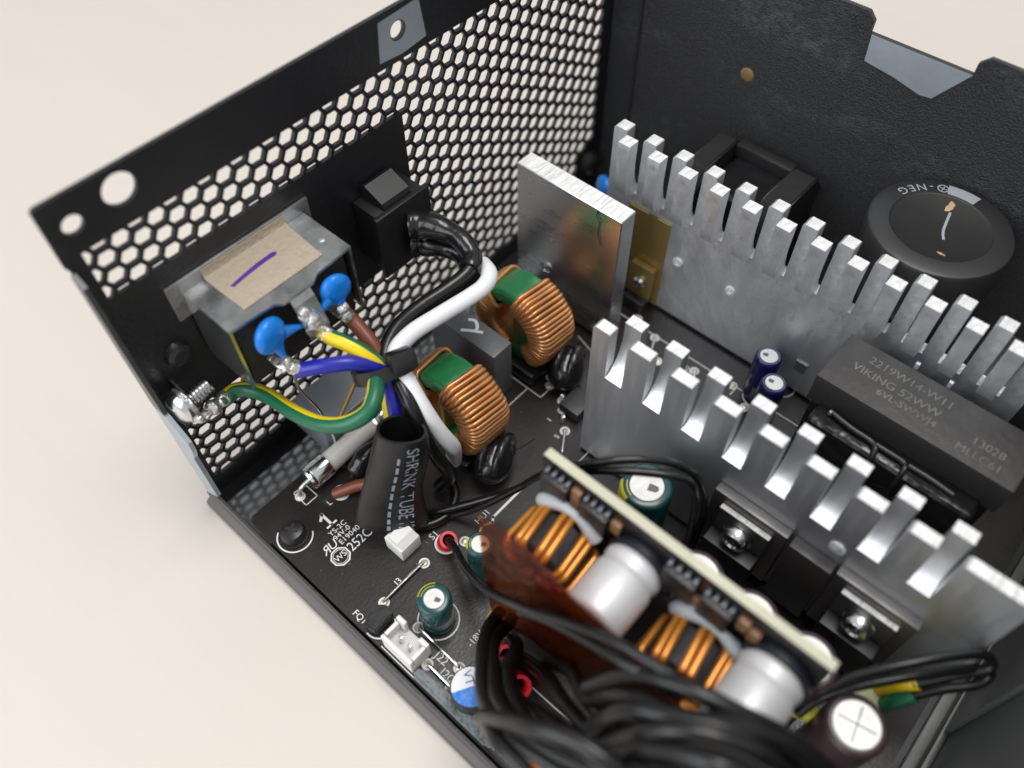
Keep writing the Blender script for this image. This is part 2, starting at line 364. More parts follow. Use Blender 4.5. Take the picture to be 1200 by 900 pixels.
# far side wall with tabs and bare patch
wall = [(0, 0), (-145, 0), (-145, 74), (-83.0, 74), (-62.0, 74), (0, 74)]
bm = new(); prism(bm, [(0, 0), (-145, 0), (-145, 74), (0, 74)], WX, WX + 1.0, YZ)
sw_ = obj('side_wall', bm, M_tex, case, smooth=0)
for y0, y1 in ((-20, -61.5), (-82.5, -118)):
    bm = new(); r = 1.6
    prism(bm, [(y0, 73.6), (y0, 77.9 - r), (y0 - r, 77.9), (y1 + r, 77.9), (y1, 77.9 - r), (y1, 73.6)], WX + 0.15, WX + 1.2, YZ)
    t_ = obj('tab', bm, M_tex, sw_, smooth=0)
    bm = new(); lathe(bm, [(0, 0.25), (0.55, 0.25), (0.9, 0)], (WX + 0.15, (y1 + 4.4) if y0 == -20 else y0 - 4.6, 76.0), (-1, 0, 0), 14)
    obj('dimple', bm, M_tex, sw_)
bm = new(); prism(bm, [(-62.0, 73.95), (-82.6, 73.95), (-77.5, 66.6), (-75.0, 66.3), (-69.0, 67.6), (-62.4, 68.4)], WX - 0.05, WX - 0.12, YZ)
obj('bare_metal_patch', bm, M_zinc, sw_, smooth=0)
bm = new(); box(bm, WX - 0.35, WX - 0.02, -8.6, -7.9, 0, 74); obj('seam', bm, M_black, sw_, smooth=0)
bm = new(); lathe(bm, [(1.7, 0), (1.4, .18), (0, .25)], (WX - .02, -38.3, 54.5), (-1, 0, 0), 14); obj('glue_spot', bm, mat('amber_glue', (0.20, 0.12, 0.045), .5, var=.3, vscale=20), sw_)
# cable end wall
bm = new(); box(bm, 1, WX, -146.2, -145, 0, 74); ew = obj('end_wall', bm, M_endwall, case, smooth=0)
bm = new(); box(bm, 1.5, WX - 1, -144.9, -141.6, 0.1, 1.4, 0.4); box(bm, 1.5, WX - 1, -144.9, -143.6, 1.5, 5.0, 0.4); obj('end_flange', bm, M_endwall, case)
bm = new(); box(bm, 60, WX - 1, -144.95, -143.8, 6.0, 62, 0.5); obj('end_wall_rib', bm, M_endwall, ew)

# ================================================================== main circuit board
PT = 8.0
pcb = thing('circuit_board', 'black main circuit board screwed to the case floor', 'circuit board', (70, -78, 6.4))
bm = new(); r = 2.0
prism(bm, [(1.2, -16.2), (2.2, -15.2), (137, -14.4), (137, -139), (1.2, -139)], 6.4, PT, TOP)
brd = obj('board', bm, M_pcb, pcb, smooth=0)
def silk(s, size, x, y, rot=0, sx=1.0, shear=0.0, mirror=False, nm='silkscreen_text'):
    return obj(nm, text_bm(s, size, on_top(x, y, PT + 0.03, rot, sx), shear=shear, mirror=mirror), M_silk, pcb, smooth=0)
def line(pts, wd=0.22, nm='silkscreen_line'):
    bm = new()
    for a, b in zip(pts, pts[1:]):
        a, b = V((*a, 0)), V((*b, 0)); d = (b - a).normalized(); n = V((-d.y, d.x, 0)) * wd / 2; z = V((0, 0, PT + 0.025)); a -= d * wd / 2; b += d * wd / 2
        bm.faces.new([bm.verts.new(q + z) for q in (a + n, a - n, b - n, b + n)])
    return obj(nm, bm, M_silk, pcb, smooth=0)
def ringline(cx, cy, r, wd=0.22, a0=0, a1=360, n=28):
    bm = new(); prev = None
    for k in range(n + 1):
        a = math.radians(a0 + (a1 - a0) * k / n)
        p = [bm.verts.new((cx + rr * math.cos(a), cy + rr * math.sin(a), PT + 0.025)) for rr in (r - wd / 2, r + wd / 2)]
        if prev: bm.faces.new((prev[0], prev[1], p[1], p[0]))
        prev = p
    return obj('silkscreen_ring', bm, M_silk, pcb, smooth=0)
line([(11.1, -29.3), (13.3, -29.3)], .45); line([(12.2, -29.2), (12.2, -26.0), (11.2, -26.9)], .6); silk('YS-2C', 1.7, 12.4, -30.9); silk('94V-0', 1.7, 12.3, -32.4); silk('E190407', 1.75, 13.5, -33.9)
silk('252C', 3.1, 13.8, -36.3, sx=0.85); silk('R', 2.8, 7.4, -33.1, mirror=True, shear=-0.2); silk('U', 2.8, 9.1, -33.1, shear=0.2)
silk('WS', 1.9, 8.6, -36.2, sx=.95); ringline(8.6, -36.2, 2.05, 0.32, 22.5, 382.5, 8); ringline(8.6, -36.2, 1.62, 0.12, 22.5, 382.5, 8)
silk('L', 1.9, 15.2, -25.1); silk('S1', 2.1, 24.7, -47.2); silk('J3', 1.9, 12.7, -49.0); silk('FQ1', 1.9, 2.6, -48.7, rot=-90)
silk('J22', 2.3, 7.5, -66.4, rot=-90); silk('J20', 2.3, 5.9, -69.4, rot=-90); silk('HU1', 2.0, 34.6, -51.9); silk('C103', 3.0, 2.9, -85.2, rot=-90)
silk('19', 1.9, 26.2, -56.8, rot=-90); silk('J31', 1.9, 84.5, -54.8, rot=-60); silk('J27', 1.8, 95.4, -62, rot=-90); silk('HU2', 1.7, 88.6, -66.5, rot=0)
silk('1', 1.7, 62.6, -46.6); silk('5', 1.7, 60.3, -50.8); silk('-18V', 1.9, 14.6, -68.6, rot=0)
line([(27.5, -53.6), (30.5, -53.6), (31, -54.3), (33, -53.2), (35, -54.3), (36, -53.6), (44.8, -53.6)], 0.55)
line([(27.2, -56.2), (27.2, -57.8), (29.2, -57.8), (29.2, -56.2), (27.2, -56.2)]); 
line([(58.6, -58.6), (63.6, -58.6), (63.6, -61.0)]); line([(54.0, -60.4), (58.6, -58.6)], .2); line([(50.0, -64), (50.0, -92)], .2)
line([(98.6, -35.5), (98.6, -128)], 0.22); line([(96.2, -45), (98.6, -45)]); line([(95.5, -59), (98.6, -59)]); line([(95.8, -73.5), (98.6, -73.5)])
line([(66, -21), (81, -21), (81, -41), (66, -41), (66, -21)], .2); line([(82.6, -47.8), (86, -36)], .2); line([(54.8, -33), (54.8, -37), (66, -37)], .2)
line([(11.5, -17.6), (14.6, -17.6), (14.6, -21.8), (11.5, -21.8), (11.5, -17.6)]); line([(15, -83), (15, -95), (20, -95)]); line([(0.9 + .6, -56.2), (1.5, -66), (2.4, -66)])
ringline(12.6, -60.6, 4.1, 0.3); ringline(5.3, -25.6, 3.7, 0.3, 120, 330); ringline(18.5, -25.1, 1.75, 0.35); ringline(25.1, -50.4, 2.2, 0.5); ringline(4.4, -52.6, 3.0, 0.3, 170, 330)
ringline(19.6, -70.2, 2.2, .4); ringline(99.5, -78.5, 3.3, .25); ringline(106, -81, 3.3, .25)
def pad(x, y, r=1.15):
    bm = new(); lathe(bm, [(0, 0.38), (r * .42, 0.34), (r * .66, 0.12), (r * .7, 0.06), (r, 0.05), (r, 0.0)], (x, y, PT), (0, 0, 1), 20, mis=[1, 1, 1, 0, 0])
    return obj('solder_pad', bm, [M_silk, M_pad], pcb)
for x, y in ((12, -19.2), (19, -50.1), (7.8, -50.1), (8.8, -58.8), (8.5, -70.2), (5.0, -65.2), (4.8, -71.6), (28.0, -52.4 - .6), (68.6, -45.4), (66.6, -47.2), (62.6, -51.2), (98.0, -50.4), (92.6, -55.2),
             (96.0, -63.4), (96.8, -70.0), (98.4, -73.5 + 1), (95.0, -78.0), (72.0, -39), (3.0, -74.6), (100.2, -43.5), (57.2, -61.2), (70, -40.5)): pad(x, y)
bm = new(); lathe(bm, [(0, .1), (1.4, .1), (1.5, 0)], (18.5, -25.1, PT), (0, 0, 1), 20); obj('solder_pad', bm, M_silk, pcb)
bm = new(); lathe(bm, [(0, .1), (1.9, .1), (2.0, 0)], (25.1, -50.4, PT), (0, 0, 1), 20); obj('solder_pad', bm, M_silk, pcb)
def jumper(a, b):
    bm = new(); a, b = V((*a, PT)), V((*b, PT)); u = V((0, 0, 1))
    tube(bm, [a + u * .1, a + u * .65 + (b - a) * .03, a + u * .8 + (b - a) * .08, (a + b) / 2 + u * .85, b + u * .8 - (b - a) * .08, b + u * .65 - (b - a) * .03, b + u * .1], 0.33, 8, 4)
    return obj('jumper_wire', bm, M_steel, pcb)
jumper((19, -50.1), (7.8, -50.1)); jumper((8.8, -58.8), (8.5, -70.2)); jumper((5.0, -65.2), (4.8, -71.6)); jumper((98.0, -50.4), (92.6, -55.2) if 0 else (88.4, -54.6)); jumper((96.0, -63.4), (90, -66.8)); jumper((96.8, -70.0), (91.5, -73)); jumper((62.6, -51.2), (57.5, -54.6))

# ================================================================== fixings
def screw(name, label, cat, p, axis, r, h, m, washer=0, slot=True, group=None):
    p, ax = V(p), V(axis).normalized()
    t = thing(name, label, cat, p, group)
    bm = new(); lathe(bm, [(r, 0), (r, h * .55), (r * .85, h * .88), (r * .45, h), (0, h)], p, ax, 24); obj('head', bm, m, t)
    q = ax.to_track_quat('Z', 'Y').to_matrix().to_4x4(); mx = Matrix.Translation(p + ax * (h * .97)) @ q
    bm = new(); box(bm, -r * .52, r * .52, -r * .12, r * .12, -h * .1, h * .06, rot=mx @ Matrix.Rotation(.5, 4, 'Z')); box(bm, -r * .12, r * .12, -r * .52, r * .52, -h * .1, h * .055, rot=mx @ Matrix.Rotation(.5, 4, 'Z'))
    obj('cross_recess', bm, M_blackmatte, t, smooth=0)
    if washer: bm = new(); lathe(bm, [(0, 0), (washer, 0), (washer, -.0 + .5), (r * .9, .5)], p - ax * .45, ax, 26); obj('washer', bm, m, t)
    return t
screw('board_screw', 'black cross-head screw holding the corner of the main circuit board', 'screw', (5.3, -25.3, PT + .4), (0, 0, 1), 2.7, 2.4, M_blackplastic, 3.2)

# earth screw with ring terminal
es = thing('earth_screw', 'zinc plated earth screw through the flange at the left edge of the rear panel', 'screw', (4.5, -3.0, 31.5))
bm = new(); lathe(bm, [(0, 2.2), (1.9, 2.1), (3.2, 1.5), (3.7, .8), (3.7, 0)], (3.6, -4.4, 37.4), (-1, -.12, 0.2), 26); obj('head', bm, M_steel, es)
bm = new(); prof = [(0, 0)]
for k in range(9): prof += [(1.9, k * .75), (1.5, k * .75 + .37)]
prof += [(0, 6.9)]; lathe(bm, prof, (3.8, -4.4, 37.4), (1, 0.05, 0.06), 18); obj('thread', bm, M_steel, es)
bm = new(); prism(bm, [(-0.1, 35.5), (-6.4, 35.5), (-7.0, 37), (-6.6, 39.5), (-0.1, 40.5)], 4.9, 5.4, YZ); obj('earth_bracket', bm, M_black, case, smooth=0)
rt = thing('ring_terminal', 'tinned ring terminal crimped on the striped earth wire at the left flange', 'terminal', (6, -6, 33))
bm = new(); lathe(bm, [(2.0, -.35), (3.9, -.35), (3.9, .35), (2.0, .35), (2.0, -.35)], (4.3, -4.6, 37.3), (1, 0.1, 0), 24); obj('ring', bm, M_solder, rt)
bm = new(); tube(bm, [(3.9, -6.6, 36.4), (4.4, -8.0, 36.0), (5.6, -7.8, 35.2), (6.6, -7.0, 34.6), (7.8, -6.4, 34.2)], 1.0, 10, 5); obj('neck', bm, M_solder, rt)
bm = new(); tube(bm, [(7.0, -6.6, 34.4), (9.4, -6.3, 34.0), (12.6, -6.0, 33.7)], lambda t: 1.45 + .22 * math.sin(t * 12 - 1), 14, 6); obj('crimp_barrel', bm, M_solder, rt)
bm = new(); tube(bm, [(9.9, -7.4, 34.9), (10.7, -7.3, 34.8)], 0.75, 10, 3); obj('green_insulation_window', bm, M_wiregreen, rt)

# ================================================================== mains inlet with shield can
inl = thing('mains_inlet', 'mains inlet socket in a zinc shield can with beige tape on top', 'power inlet', (28, -7, 33))
bm = new(); box(bm, 11.6, 43.4, -0.75, -0.12, 52, 60.4, 0.15); obj('flange', bm, M_tin, inl)
bm = new(); box(bm, 14.2, 14.8, -14.2, -0.8, 41, 57); sp = obj('side_plate', bm, M_zinc_d, inl, smooth=0)
bm = new(); box(bm, 41.2, 41.8, -14.2, -0.8, 41, 57); obj('side_plate', bm, M_zinc_d, inl, smooth=0)
bm = new(); prism(bm, [(14.2, -0.8), (41.8, -0.8), (41.8, -14.2), (33.2, -14.9), (31.5, -16.0), (24.5, -16.0), (23.4, -14.9), (14.2, -14.2)], 57.02, 57.6, TOP); 
obj('shield_top', bm, M_tin, inl, smooth=0)
bm = new(); lathe(bm, [(0.7, .02), (0.7, .12), (.5, .2), (0, .2)], (39.3, -9.0, 57.6), (0, 0, 1), 14); obj('rivet', bm, M_zinc, inl)
bm = new(); box(bm, 15.4, 40.6, -13.2, -0.9, 40.2, 56.6, 0.5); obj('inlet_body', bm, M_blackmatte, inl)
bm = new()
prof = [(-0.86, 60.1), (-0.90, 58.9), (-1.1, 58.15), (-1.7, 57.72), (-3.0, 57.68), (-7, 57.68), (-12.2, 57.68)]
prof2 = prof + [(y - .16 if k < 2 else y - .11 if k < 4 else y, z + (.16 if k > 3 else .11 if k > 1 else 0)) for k, (y, z) in reversed(list(enumerate(prof)))]
prism(bm, prof2, 18.9, 37.2, lambda a, b, d: (d + (.06 * (a + 6) if d > 30 else -.03 * (a + 6)), a, b))
tape = obj('cloth_tape', bm, M_tape, inl, smooth=0)
bm = new(); 
mk = [(20.8, -5.9), (24, -5.3), (27.5, -4.9), (31.0, -4.8), (31.8, -5.3), (31.2, -5.9), (28.0, -5.9), (24.4, -6.2), (21.2, -6.6)]
bm.faces.new([bm.verts.new((x, y, 57.86)) for x, y in mk]); obj('marker_stroke', bm, M_purple, tape, smooth=0)
# earth tab with solder
bm = new(); prism(bm, [(-14.6, 57.2), (-15.6, 57.0), (-16.6, 55.4), (-19.2, 49.6), (-19.0, 48.2), (-18.6, 49.6), (-16.0, 55.2), (-15.2, 56.3), (-14.6, 56.5)], 26.0, 30.6, lambda a, b, d: (d, a, b)); obj('earth_tab', bm, M_tin, inl, smooth=0)
random.seed(3)
def blob(bm, c, r, sc=(1, 1, 1), amp=0.18, sub=3):
    b2 = bmesh.new(); bmesh.ops.create_icosphere(b2, subdivisions=sub, radius=1)
    ph = [random.uniform(0, 6) for _ in range(6)]
    for v in b2.verts:
        n = v.co.copy(); k = 1 + amp * (math.sin(3 * n.x + ph[0]) + math.sin(3.4 * n.y + ph[1]) + math.sin(2.9 * n.z + ph[2])) / 2 + amp * .4 * math.sin(7 * n.x + 6 * n.z + ph[3])
        v.co = V(c) + V((n.x * sc[0], n.y * sc[1], n.z * sc[2])) * r * k
    join(bm, b2); return bm
bm = new(); blob(bm, (28.0, -18.4, 51.4), 2.0, (1.1, .8, 1.5)); blob(bm, (28.6, -19.8, 48.6), 1.6, (1, 1, 1.3)); blob(bm, (27.2, -17.2, 53.4), 1.4); obj('solder_joint', bm, M_solder, inl)
bm = new(); blob(bm, (20.3, -18.9, 47.4), 1.2, (1, 1, 1.4)); blob(bm, (20.9, -20.0, 46.0), 1.3, (1.3, 1, 1.1)); blob(bm, (21.0, -18.2, 44.0), 1.0); obj('solder_joint', bm, M_solder, inl)
bm = new(); blob(bm, (34.3, -18.6, 49.8), 1.1, (1, 1, 1.4)); blob(bm, (34.6, -19.2, 48.2), 1.2); obj('solder_joint', bm, M_solder, inl)
for x, y, z in ((20.3, -15.8, 46.5), (34.3, -15.8, 49.5)):
    bm = new(); box(bm, x - 1.5, x + 1.5, y - 3.0, y + 2.0, z - 1.2, z - .6, .15); obj('blade_terminal', bm, M_solder, inl)

def disc_cap(label, c, r, legs):
    t = thing('ceramic_capacitor', label, 'capacitor', (c[0], c[1], c[2] - r), 'blue ceramic disc capacitors')
    b2 = bmesh.new(); bmesh.ops.create_icosphere(b2, subdivisions=4, radius=1)
    mx = Matrix.Rotation(math.radians(legs[2]), 3, 'Z')
    for v in b2.verts:
        n = v.co.copy(); q = V((n.x * r, n.y * r * .55, n.z * r * 1.04)); v.co = V(c) + mx @ q
    bm = new(); join(bm, b2); obj('body', bm, M_bluedisc, t)
    for e in legs[:2]:
        bm = new(); p0 = V(c) + (V(e) - V(c)).normalized() * r * .7
        tube(bm, [p0, p0.lerp(V(e), .45), V(e)], lambda t: 1.35 - .85 * min(1, t * 1.15), 12, 6); obj('coated_lead', bm, M_bluedisc, t)
disc_cap('blue ceramic disc capacitor at the left end of the shield can', (19.6, -17.4, 54.4), 3.5, ((26.0, -17.4, 51.4), (20.2, -18.6, 48.6), 15))
disc_cap('blue ceramic disc capacitor beside the brown wire on the shield can', (34.6, -17.4, 54.2), 3.1, ((30.0, -17.4, 51.2), (34.4, -18.4, 50.2), -10))

# ================================================================== rocker switch
sw = thing('rocker_switch', 'black rocker switch body behind the rear panel', 'switch', (60, -7, 38))
bm = new(); box(bm, 53.4, 66.4, -7.6, -0.1, 37.0, 52.0, 0.5); obj('housing', bm, M_switch, sw)
bm = new(); box(bm, 52.2, 66.8, -9.0, -7.7, 36.6, 52.8, .3); obj('back_plate', bm, M_switch, sw)
bm = new(); prism(bm, [(-0.6, 52.1), (-0.6, 54.8), (-1.8, 55.4), (-6.6, 53.4), (-7.2, 52.1)], 56.0, 63.4, lambda a, b, d: (d, a, b)); obj('latch', bm, M_switch, sw, smooth=0)
for z in (46.2, 41.0):
    bm = new(); box(bm, 60.4, 61.2, -13.0, -9.0, z - 2.0, z + 2.0, .1); obj('blade_terminal', bm, M_solder, sw)

# ================================================================== wires of the mains side
def wire(name, label, pts, r, m, cat='wire', group=None, seg=12, n=10, stripe=None):
    bm = new(); tube(bm, pts, r, seg, n, stripe=stripe)
    return obj(name, bm, m, None, smooth=60, label=label, cat=cat, group=group)
s1 = thing('switch_lead', 'upper heat-shrunk black lead running from the rocker switch to the cable tie', 'wire', (60, -20, 40))
p1 = [(61.8, -11.0, 46.6), (63.4, -14.5, 47.0), (64.3, -19.4, 46.4), (63.2, -24.2, 45.2), (59.5, -25.9, 44.4), (53.8, -25.3, 43.6), (47.2, -24.6, 43.4), (40.4, -25.2, 43.4), (35.2, -27.8, 42.6), (33.8, -31.8, 41.4), (32.0, -37.6, 38.6), (31.4, -41.2, 32), (32.2, -43.0, 25), (34.0, -43.6, 17), (33.0, -41.0, 10.5)]
bm = new(); tube(bm, p1, 1.5, 12, 8); obj('jacket', bm, M_rubber, s1, smooth=60)
bm = new(); tube(bm, [(60.6, -9.4, 46.3)] + p1[:4] + [(60.6, -25.6, 44.7)], lambda t: 3.4 - 1.3 * min(1, t * 1.6) + .12 * math.sin(t * 22), 16, 10); obj('shrink_sleeve', bm, M_shrinkgloss, s1, smooth=60)
s2 = thing('switch_lead', 'lower heat-shrunk black lead running from the rocker switch to the cable tie', 'wire', (58, -20, 36))
p2 = [(61.6, -11.0, 41.0), (62.6, -13.6, 41.4), (64.6, -18.2, 41.2), (63.6, -22.2, 40.6), (57.7, -23.6, 40), (51.2, -22.8, 39.4), (44.3, -22.6, 39.4), (38.3, -24.4, 39.4), (34.6, -28.0, 38.6), (32.4, -32.0, 36), (30.6, -35.4, 30), (29.8, -37.2, 22)]
bm = new(); tube(bm, p2, 1.5, 12, 8); obj('jacket', bm, M_rubber, s2, smooth=60)
bm = new(); tube(bm, [(60.4, -9.4, 40.8)] + p2[:4], lambda t: 3.0 - 1.1 * min(1, t * 1.6) + .12 * math.sin(t * 19), 16, 10); obj('shrink_sleeve', bm, M_shrinkgloss, s2, smooth=60)
wire('mains_wire', 'white wire curving over the cable tie to the front choke', [(64.9, -25.2, 42.4), (63.4, -28.6, 43), (60.2, -30.2, 43.2), (56.0, -30.0, 43.2), (48.8, -28.9, 43.2), (41.6, -28.2, 43.4), (36.2, -29.6, 43.2), (34.6, -33.9, 41), (33.7, -38.7, 37), (34.4, -41.6, 31), (36.2, -42.4, 25), (38.0, -41.0, 19), (39.0, -39.5, 12)], 1.75, M_wirewhite)
wire('mains_wire', 'dark blue wire soldered to the inlet and running into the sleeve', [(20.9, -19.8, 45), (22.6, -22.0, 46), (25.0, -24.4, 46.6), (28.4, -27.0, 46.2), (32.0, -29.4, 43.6), (31.8, -32.0, 40), (30.3, -34.6, 36), (28.9, -36.0, 30), (27.5, -36.5, 22)], 1.5, M_wireblue)
wire('mains_wire', 'short brown wire from the inlet to the cable tie', [(34.6, -17.8, 48.4), (35.2, -19.2, 46.4), (35.2, -21.8, 45), (34.9, -24.8, 43.6), (34.2, -28.2, 41.2), (32.6, -31.0, 38), (30.8, -34.1, 32), (29.0, -35, 24)], 1.5, M_wirebrown)
wire('earth_wire', 'short green and yellow wire from the shield can tab to the tie', [(28.4, -19.2, 48.8), (29.0, -21.4, 48.4), (30.0, -24.0, 48.0), (31.2, -26.8, 46.6), (32.4, -29.2, 43.6), (31.6, -31.4, 40), (29.4, -33.9, 33)], 1.5, [M_wiregreen, M_wireyellow], stripe=(0, 4))
wire('earth_wire', 'long green and yellow wire looping from the ring terminal', [(11.6, -6.1, 33.7), (13.6, -6.2, 33.7), (15.6, -8.2, 33.6), (17.0, -12.6, 34), (17.2, -20.6, 36), (18.2, -27.5, 38), (20.7, -32.3, 40), (24.2, -34.6, 42), (27.1, -33.7, 43), (29.5, -31.6, 43), (32.2, -29.2, 42)], 1.6, [M_wiregreen, M_wireyellow], stripe=(8, 4))
# cable tie
TIEHEAD = V((35.2, -32.6, 45.4))
ct = thing('cable_tie', 'black cable tie bundling the mains wires above the sleeve', 'cable tie', (33, -29, 38))
bm = new()
n = 26; cx, cy, cz = 33.6, -29.2, 41.4; ax = V((-0.25, -0.55, -0.8)).normalized(); u = V((0.95, -0.3, 0)).normalized(); u = (u - ax * u.dot(ax)).normalized(); vv = ax.cross(u)
lp = [V((cx, cy, cz)) + u * 6.0 * math.cos(2 * math.pi * k / n) + vv * 4.6 * math.sin(2 * math.pi * k / n) for k in range(n)]
A = []
for k, p in enumerate(lp):
    d = (p - V((cx, cy, cz))).normalized(); A.append([bm.verts.new(p + d * a + ax * b) for a, b in ((-.4, -1.3), (.4, -1.3), (.4, 1.3), (-.4, 1.3))])
for k in range(n):
    a, b = A[k], A[(k + 1) % n]
    for j in range(4): bm.faces.new((a[j], a[(j + 1) % 4], b[(j + 1) % 4], b[j]))
obj('strap', bm, M_blackplastic, ct, smooth=50)
bm = new(); rotm = Matrix.Translation(TIEHEAD) @ Matrix((u, vv, ax)).transposed().to_4x4()
box(bm, -2.4, 2.4, -1.9, 1.9, -1.9, 1.9, .5, rot=rotm); obj('lock_head', bm, M_blackplastic, ct)
# printed shrink sleeve
SL = [V((27.6, -39.4, 37.5)), V((25.6, -39.8, 31)), V((23.4, -39.6, 24)), V((21.4, -39.6, 17)), V((20.0, -40.2, 12.4))]
slp = crom(SL, 10); sT = len(slp)
sax = (SL[-1] - SL[0]).normalized(); su = V((0.78, -0.62, 0)); su = (su - sax * su.dot(sax)).normalized(); sv = sax.cross(su)
if sv.y > 0: pass
def sleeve_pt(t, a, off=0.0):
    i = min(sT - 1.001, t * (sT - 1)); k = int(i); p = slp[k].lerp(slp[k + 1], i - k)
    ra, rb = 4.7 + 2.7 * t + .25 * math.sin(t * 9), 3.7 - 1.0 * t + .3 * math.sin(t * 7 + 1)
    wob = 1 + .03 * math.sin(3 * a + t * 8)
    return p + su * (ra + off) * wob * math.cos(a) + sv * (rb + off) * wob * math.sin(a)
sl = thing('shrink_sleeve', 'wide black heat-shrink sleeve with printed lettering over the mains wires', 'cable sleeve', (20, -40, 12))
bm = new(); NS, NA = 26, 36
for off in (0.0, -0.55):
    g = [[bm.verts.new(sleeve_pt(i / NS, 2 * math.pi * k / NA, off)) for k in range(NA)] for i in range(NS + 1)]
    for i in range(NS):
        for k in range(NA): bm.faces.new((g[i][k], g[i][(k + 1) % NA], g[i + 1][(k + 1) % NA], g[i + 1][k]))
    if off == 0.0: g0 = g
for i in (0, NS):
    for k in range(NA): bm.faces.new((g0[i][k], g0[i][(k + 1) % NA], g[i][(k + 1) % NA], g[i][k]))
obj('sleeve', bm, M_shrink, sl, smooth=60)
TD = V((0.0, -0.72, 0.80)).normalized()
a_txt = max((k * math.pi / 90 for k in range(180)), key=lambda a: (su * math.cos(a) + sv * math.sin(a)).dot(TD))
sgn = 1.0 if (sleeve_pt(.5, a_txt + .2) - sleeve_pt(.5, a_txt)).dot(V((0.75, -0.6, 0.1))) > 0 else -1.0
M_sleeveprint = mat('sleeve_print', (0.26, 0.29, 0.34), 0.6, var=0.3, vscale=12)
bm = text_bm('SHRINK TUBE 120', 3.7, Matrix.Identity(4))
for v in bm.verts: v.co = sleeve_pt(0.54 + v.co.x / 30.0, a_txt + sgn * v.co.y / 5.2, 0.06)
obj('printed_lettering', bm, M_sleeveprint, sl, smooth=0)
bm = new()
for k in range(9):
    t0 = .14 + k * .095
    bm.faces.new([bm.verts.new(sleeve_pt(t, a_txt - sgn * b / 5.2, .06)) for t, b in ((t0, 2.3), (t0 + .065, 2.3), (t0 + .065, 2.8), (t0, 2.8))])
obj('printed_dashes', bm, M_sleeveprint, sl, smooth=0)

# ================================================================== chokes
def choke(label, c, R=11.3, ri=5.6, h=10.6, tilt=14, gap=27, turns=22):
    t = thing('toroid_choke', label, 'choke', (c[0], c[1], c[2] - R - 2.5), 'copper wound filter chokes')
    C = V(c)
    def pt(ang, r, a): return C + V((a, r * math.sin(ang), r * math.cos(ang)))      # ang from top, + towards the rear panel
    # core: rounded rectangular section
    bm = new(); n = 64; sec = []
    rr = 1.1; r0, r1, hh = ri + .9, R - 1.0, h / 2 - .9
    for (cx, ca, a0) in ((r1 - rr, hh - rr, 0), (r0 + rr, hh - rr, 90), (r0 + rr, -hh + rr, 180), (r1 - rr, -hh + rr, 270)):
        for k in range(4): a = math.radians(a0 + 30 * k); sec.append((cx + rr * math.cos(a), ca + rr * math.sin(a)))
    rings = [[bm.verts.new(pt(2 * math.pi * i / n, r, a)) for r, a in sec] for i in range(n)]
    for i in range(n):
        for k in range(len(sec)): bm.faces.new((rings[i][k], rings[i][(k + 1) % len(sec)], rings[(i + 1) % n][(k + 1) % len(sec)], rings[(i + 1) % n][k]))
    obj('core', bm, M_green, t)
    wr = 0.6
    for side in (-1, 1):
        bm = new(); a0, a1 = math.radians(gap * side + tilt), math.radians((180 - 24) * side + tilt)
        for q in range(turns):
            f = q / (turns - 1); ang = a0 + (a1 - a0) * f + random.uniform(-.012, .012); R2 = R - .45 + random.uniform(-.16, .16); h2 = h / 2 - .2 + random.uniform(-.08, .08)
            path = []
            rc = 1.7
            for (cx, ca, b0) in ((R2 - rc, h2 - rc, 0), (ri + rc * .6, h2 - rc, 90), (ri + rc * .6, -h2 + rc, 180), (R2 - rc, -h2 + rc, 270)):
                for k in range(5):
                    b = math.radians(b0 + 22.5 * k); path.append(pt(ang + 0.045 * side * ((ca + rc * math.sin(b)) / h2) , cx + rc * math.cos(b) * (1 if b0 in (0, 270) else .6), ca + rc * math.sin(b)))
            tube(bm, path, wr, 6, smooth=False, closed=True)
        obj('winding', bm, M_copper, t, smooth=80)
    bm = new(); box(bm, c[0] - .5, c[0] + .5, c[1] - ri - .4, c[1] + ri + .4, c[2] - .6 + 2, c[2] + .6 + 2, rot=None); box(bm, c[0] - h / 2 + 1, c[0] + h / 2 - 1, c[1] - .5, c[1] + .5, c[2] - R + 2.2, c[2] + R - 2.2); obj('divider', bm, M_kapton, t)
    # black base
    bm = new(); box(bm, c[0] - h / 2 - 1.2, c[0] + h / 2 + 1.2, c[1] - R * .72, c[1] + R * .72, c[2] - R - 2.4, c[2] - R + 1.2, .8); obj('base', bm, M_blackplastic, t)
    return t
choke('copper toroid choke with green patch, nearer the printed sleeve', (46.0, -34.4, 21.8))
choke('copper toroid choke with green patch, beside the plain aluminium plate', (73.0, -29.6, 22.2))
# black sleeved leads (thermistors) in front of the chokes
def sleeved(label, c, rot):
    t = thing('sleeved_thermistor', label, 'thermistor', (c[0], c[1], PT), 'black sleeved thermistors beside the chokes')
    mx = Matrix.Translation(c) @ Matrix.Rotation(math.radians(rot), 4, 'Z')
    bm = new(); b2 = bmesh.new(); bmesh.ops.create_icosphere(b2, subdivisions=4, radius=1)
    for v in b2.verts: n_ = v.co.copy(); v.co = mx @ V((n_.x * 6.0, n_.y * 4.2, n_.z * 4.6 + .3 * math.sin(5 * n_.x)))
    join(bm, b2); obj('body', bm, M_shrinkgloss, t)
    for s in (-1, 1):
        bm = new(); tube(bm, [mx @ V(p) for p in ((-4, 1.5 * s, 1.5), (-1.5, 1.8 * s, 4.6), (2.5, 2.0 * s, 4.6), (5.2, 2.2 * s, 1.5), (5.6, 2.2 * s, -4))], 1.15, 10, 6); obj('sleeved_lead', bm, M_shrinkgloss, t, smooth=60)
sleeved('black sleeved thermistor under the choke nearer the printed sleeve', (44.6, -46.0, 12.6), 25)
sleeved('black sleeved thermistor under the choke beside the aluminium plate', (74.0, -41.8, 12.2), 25)
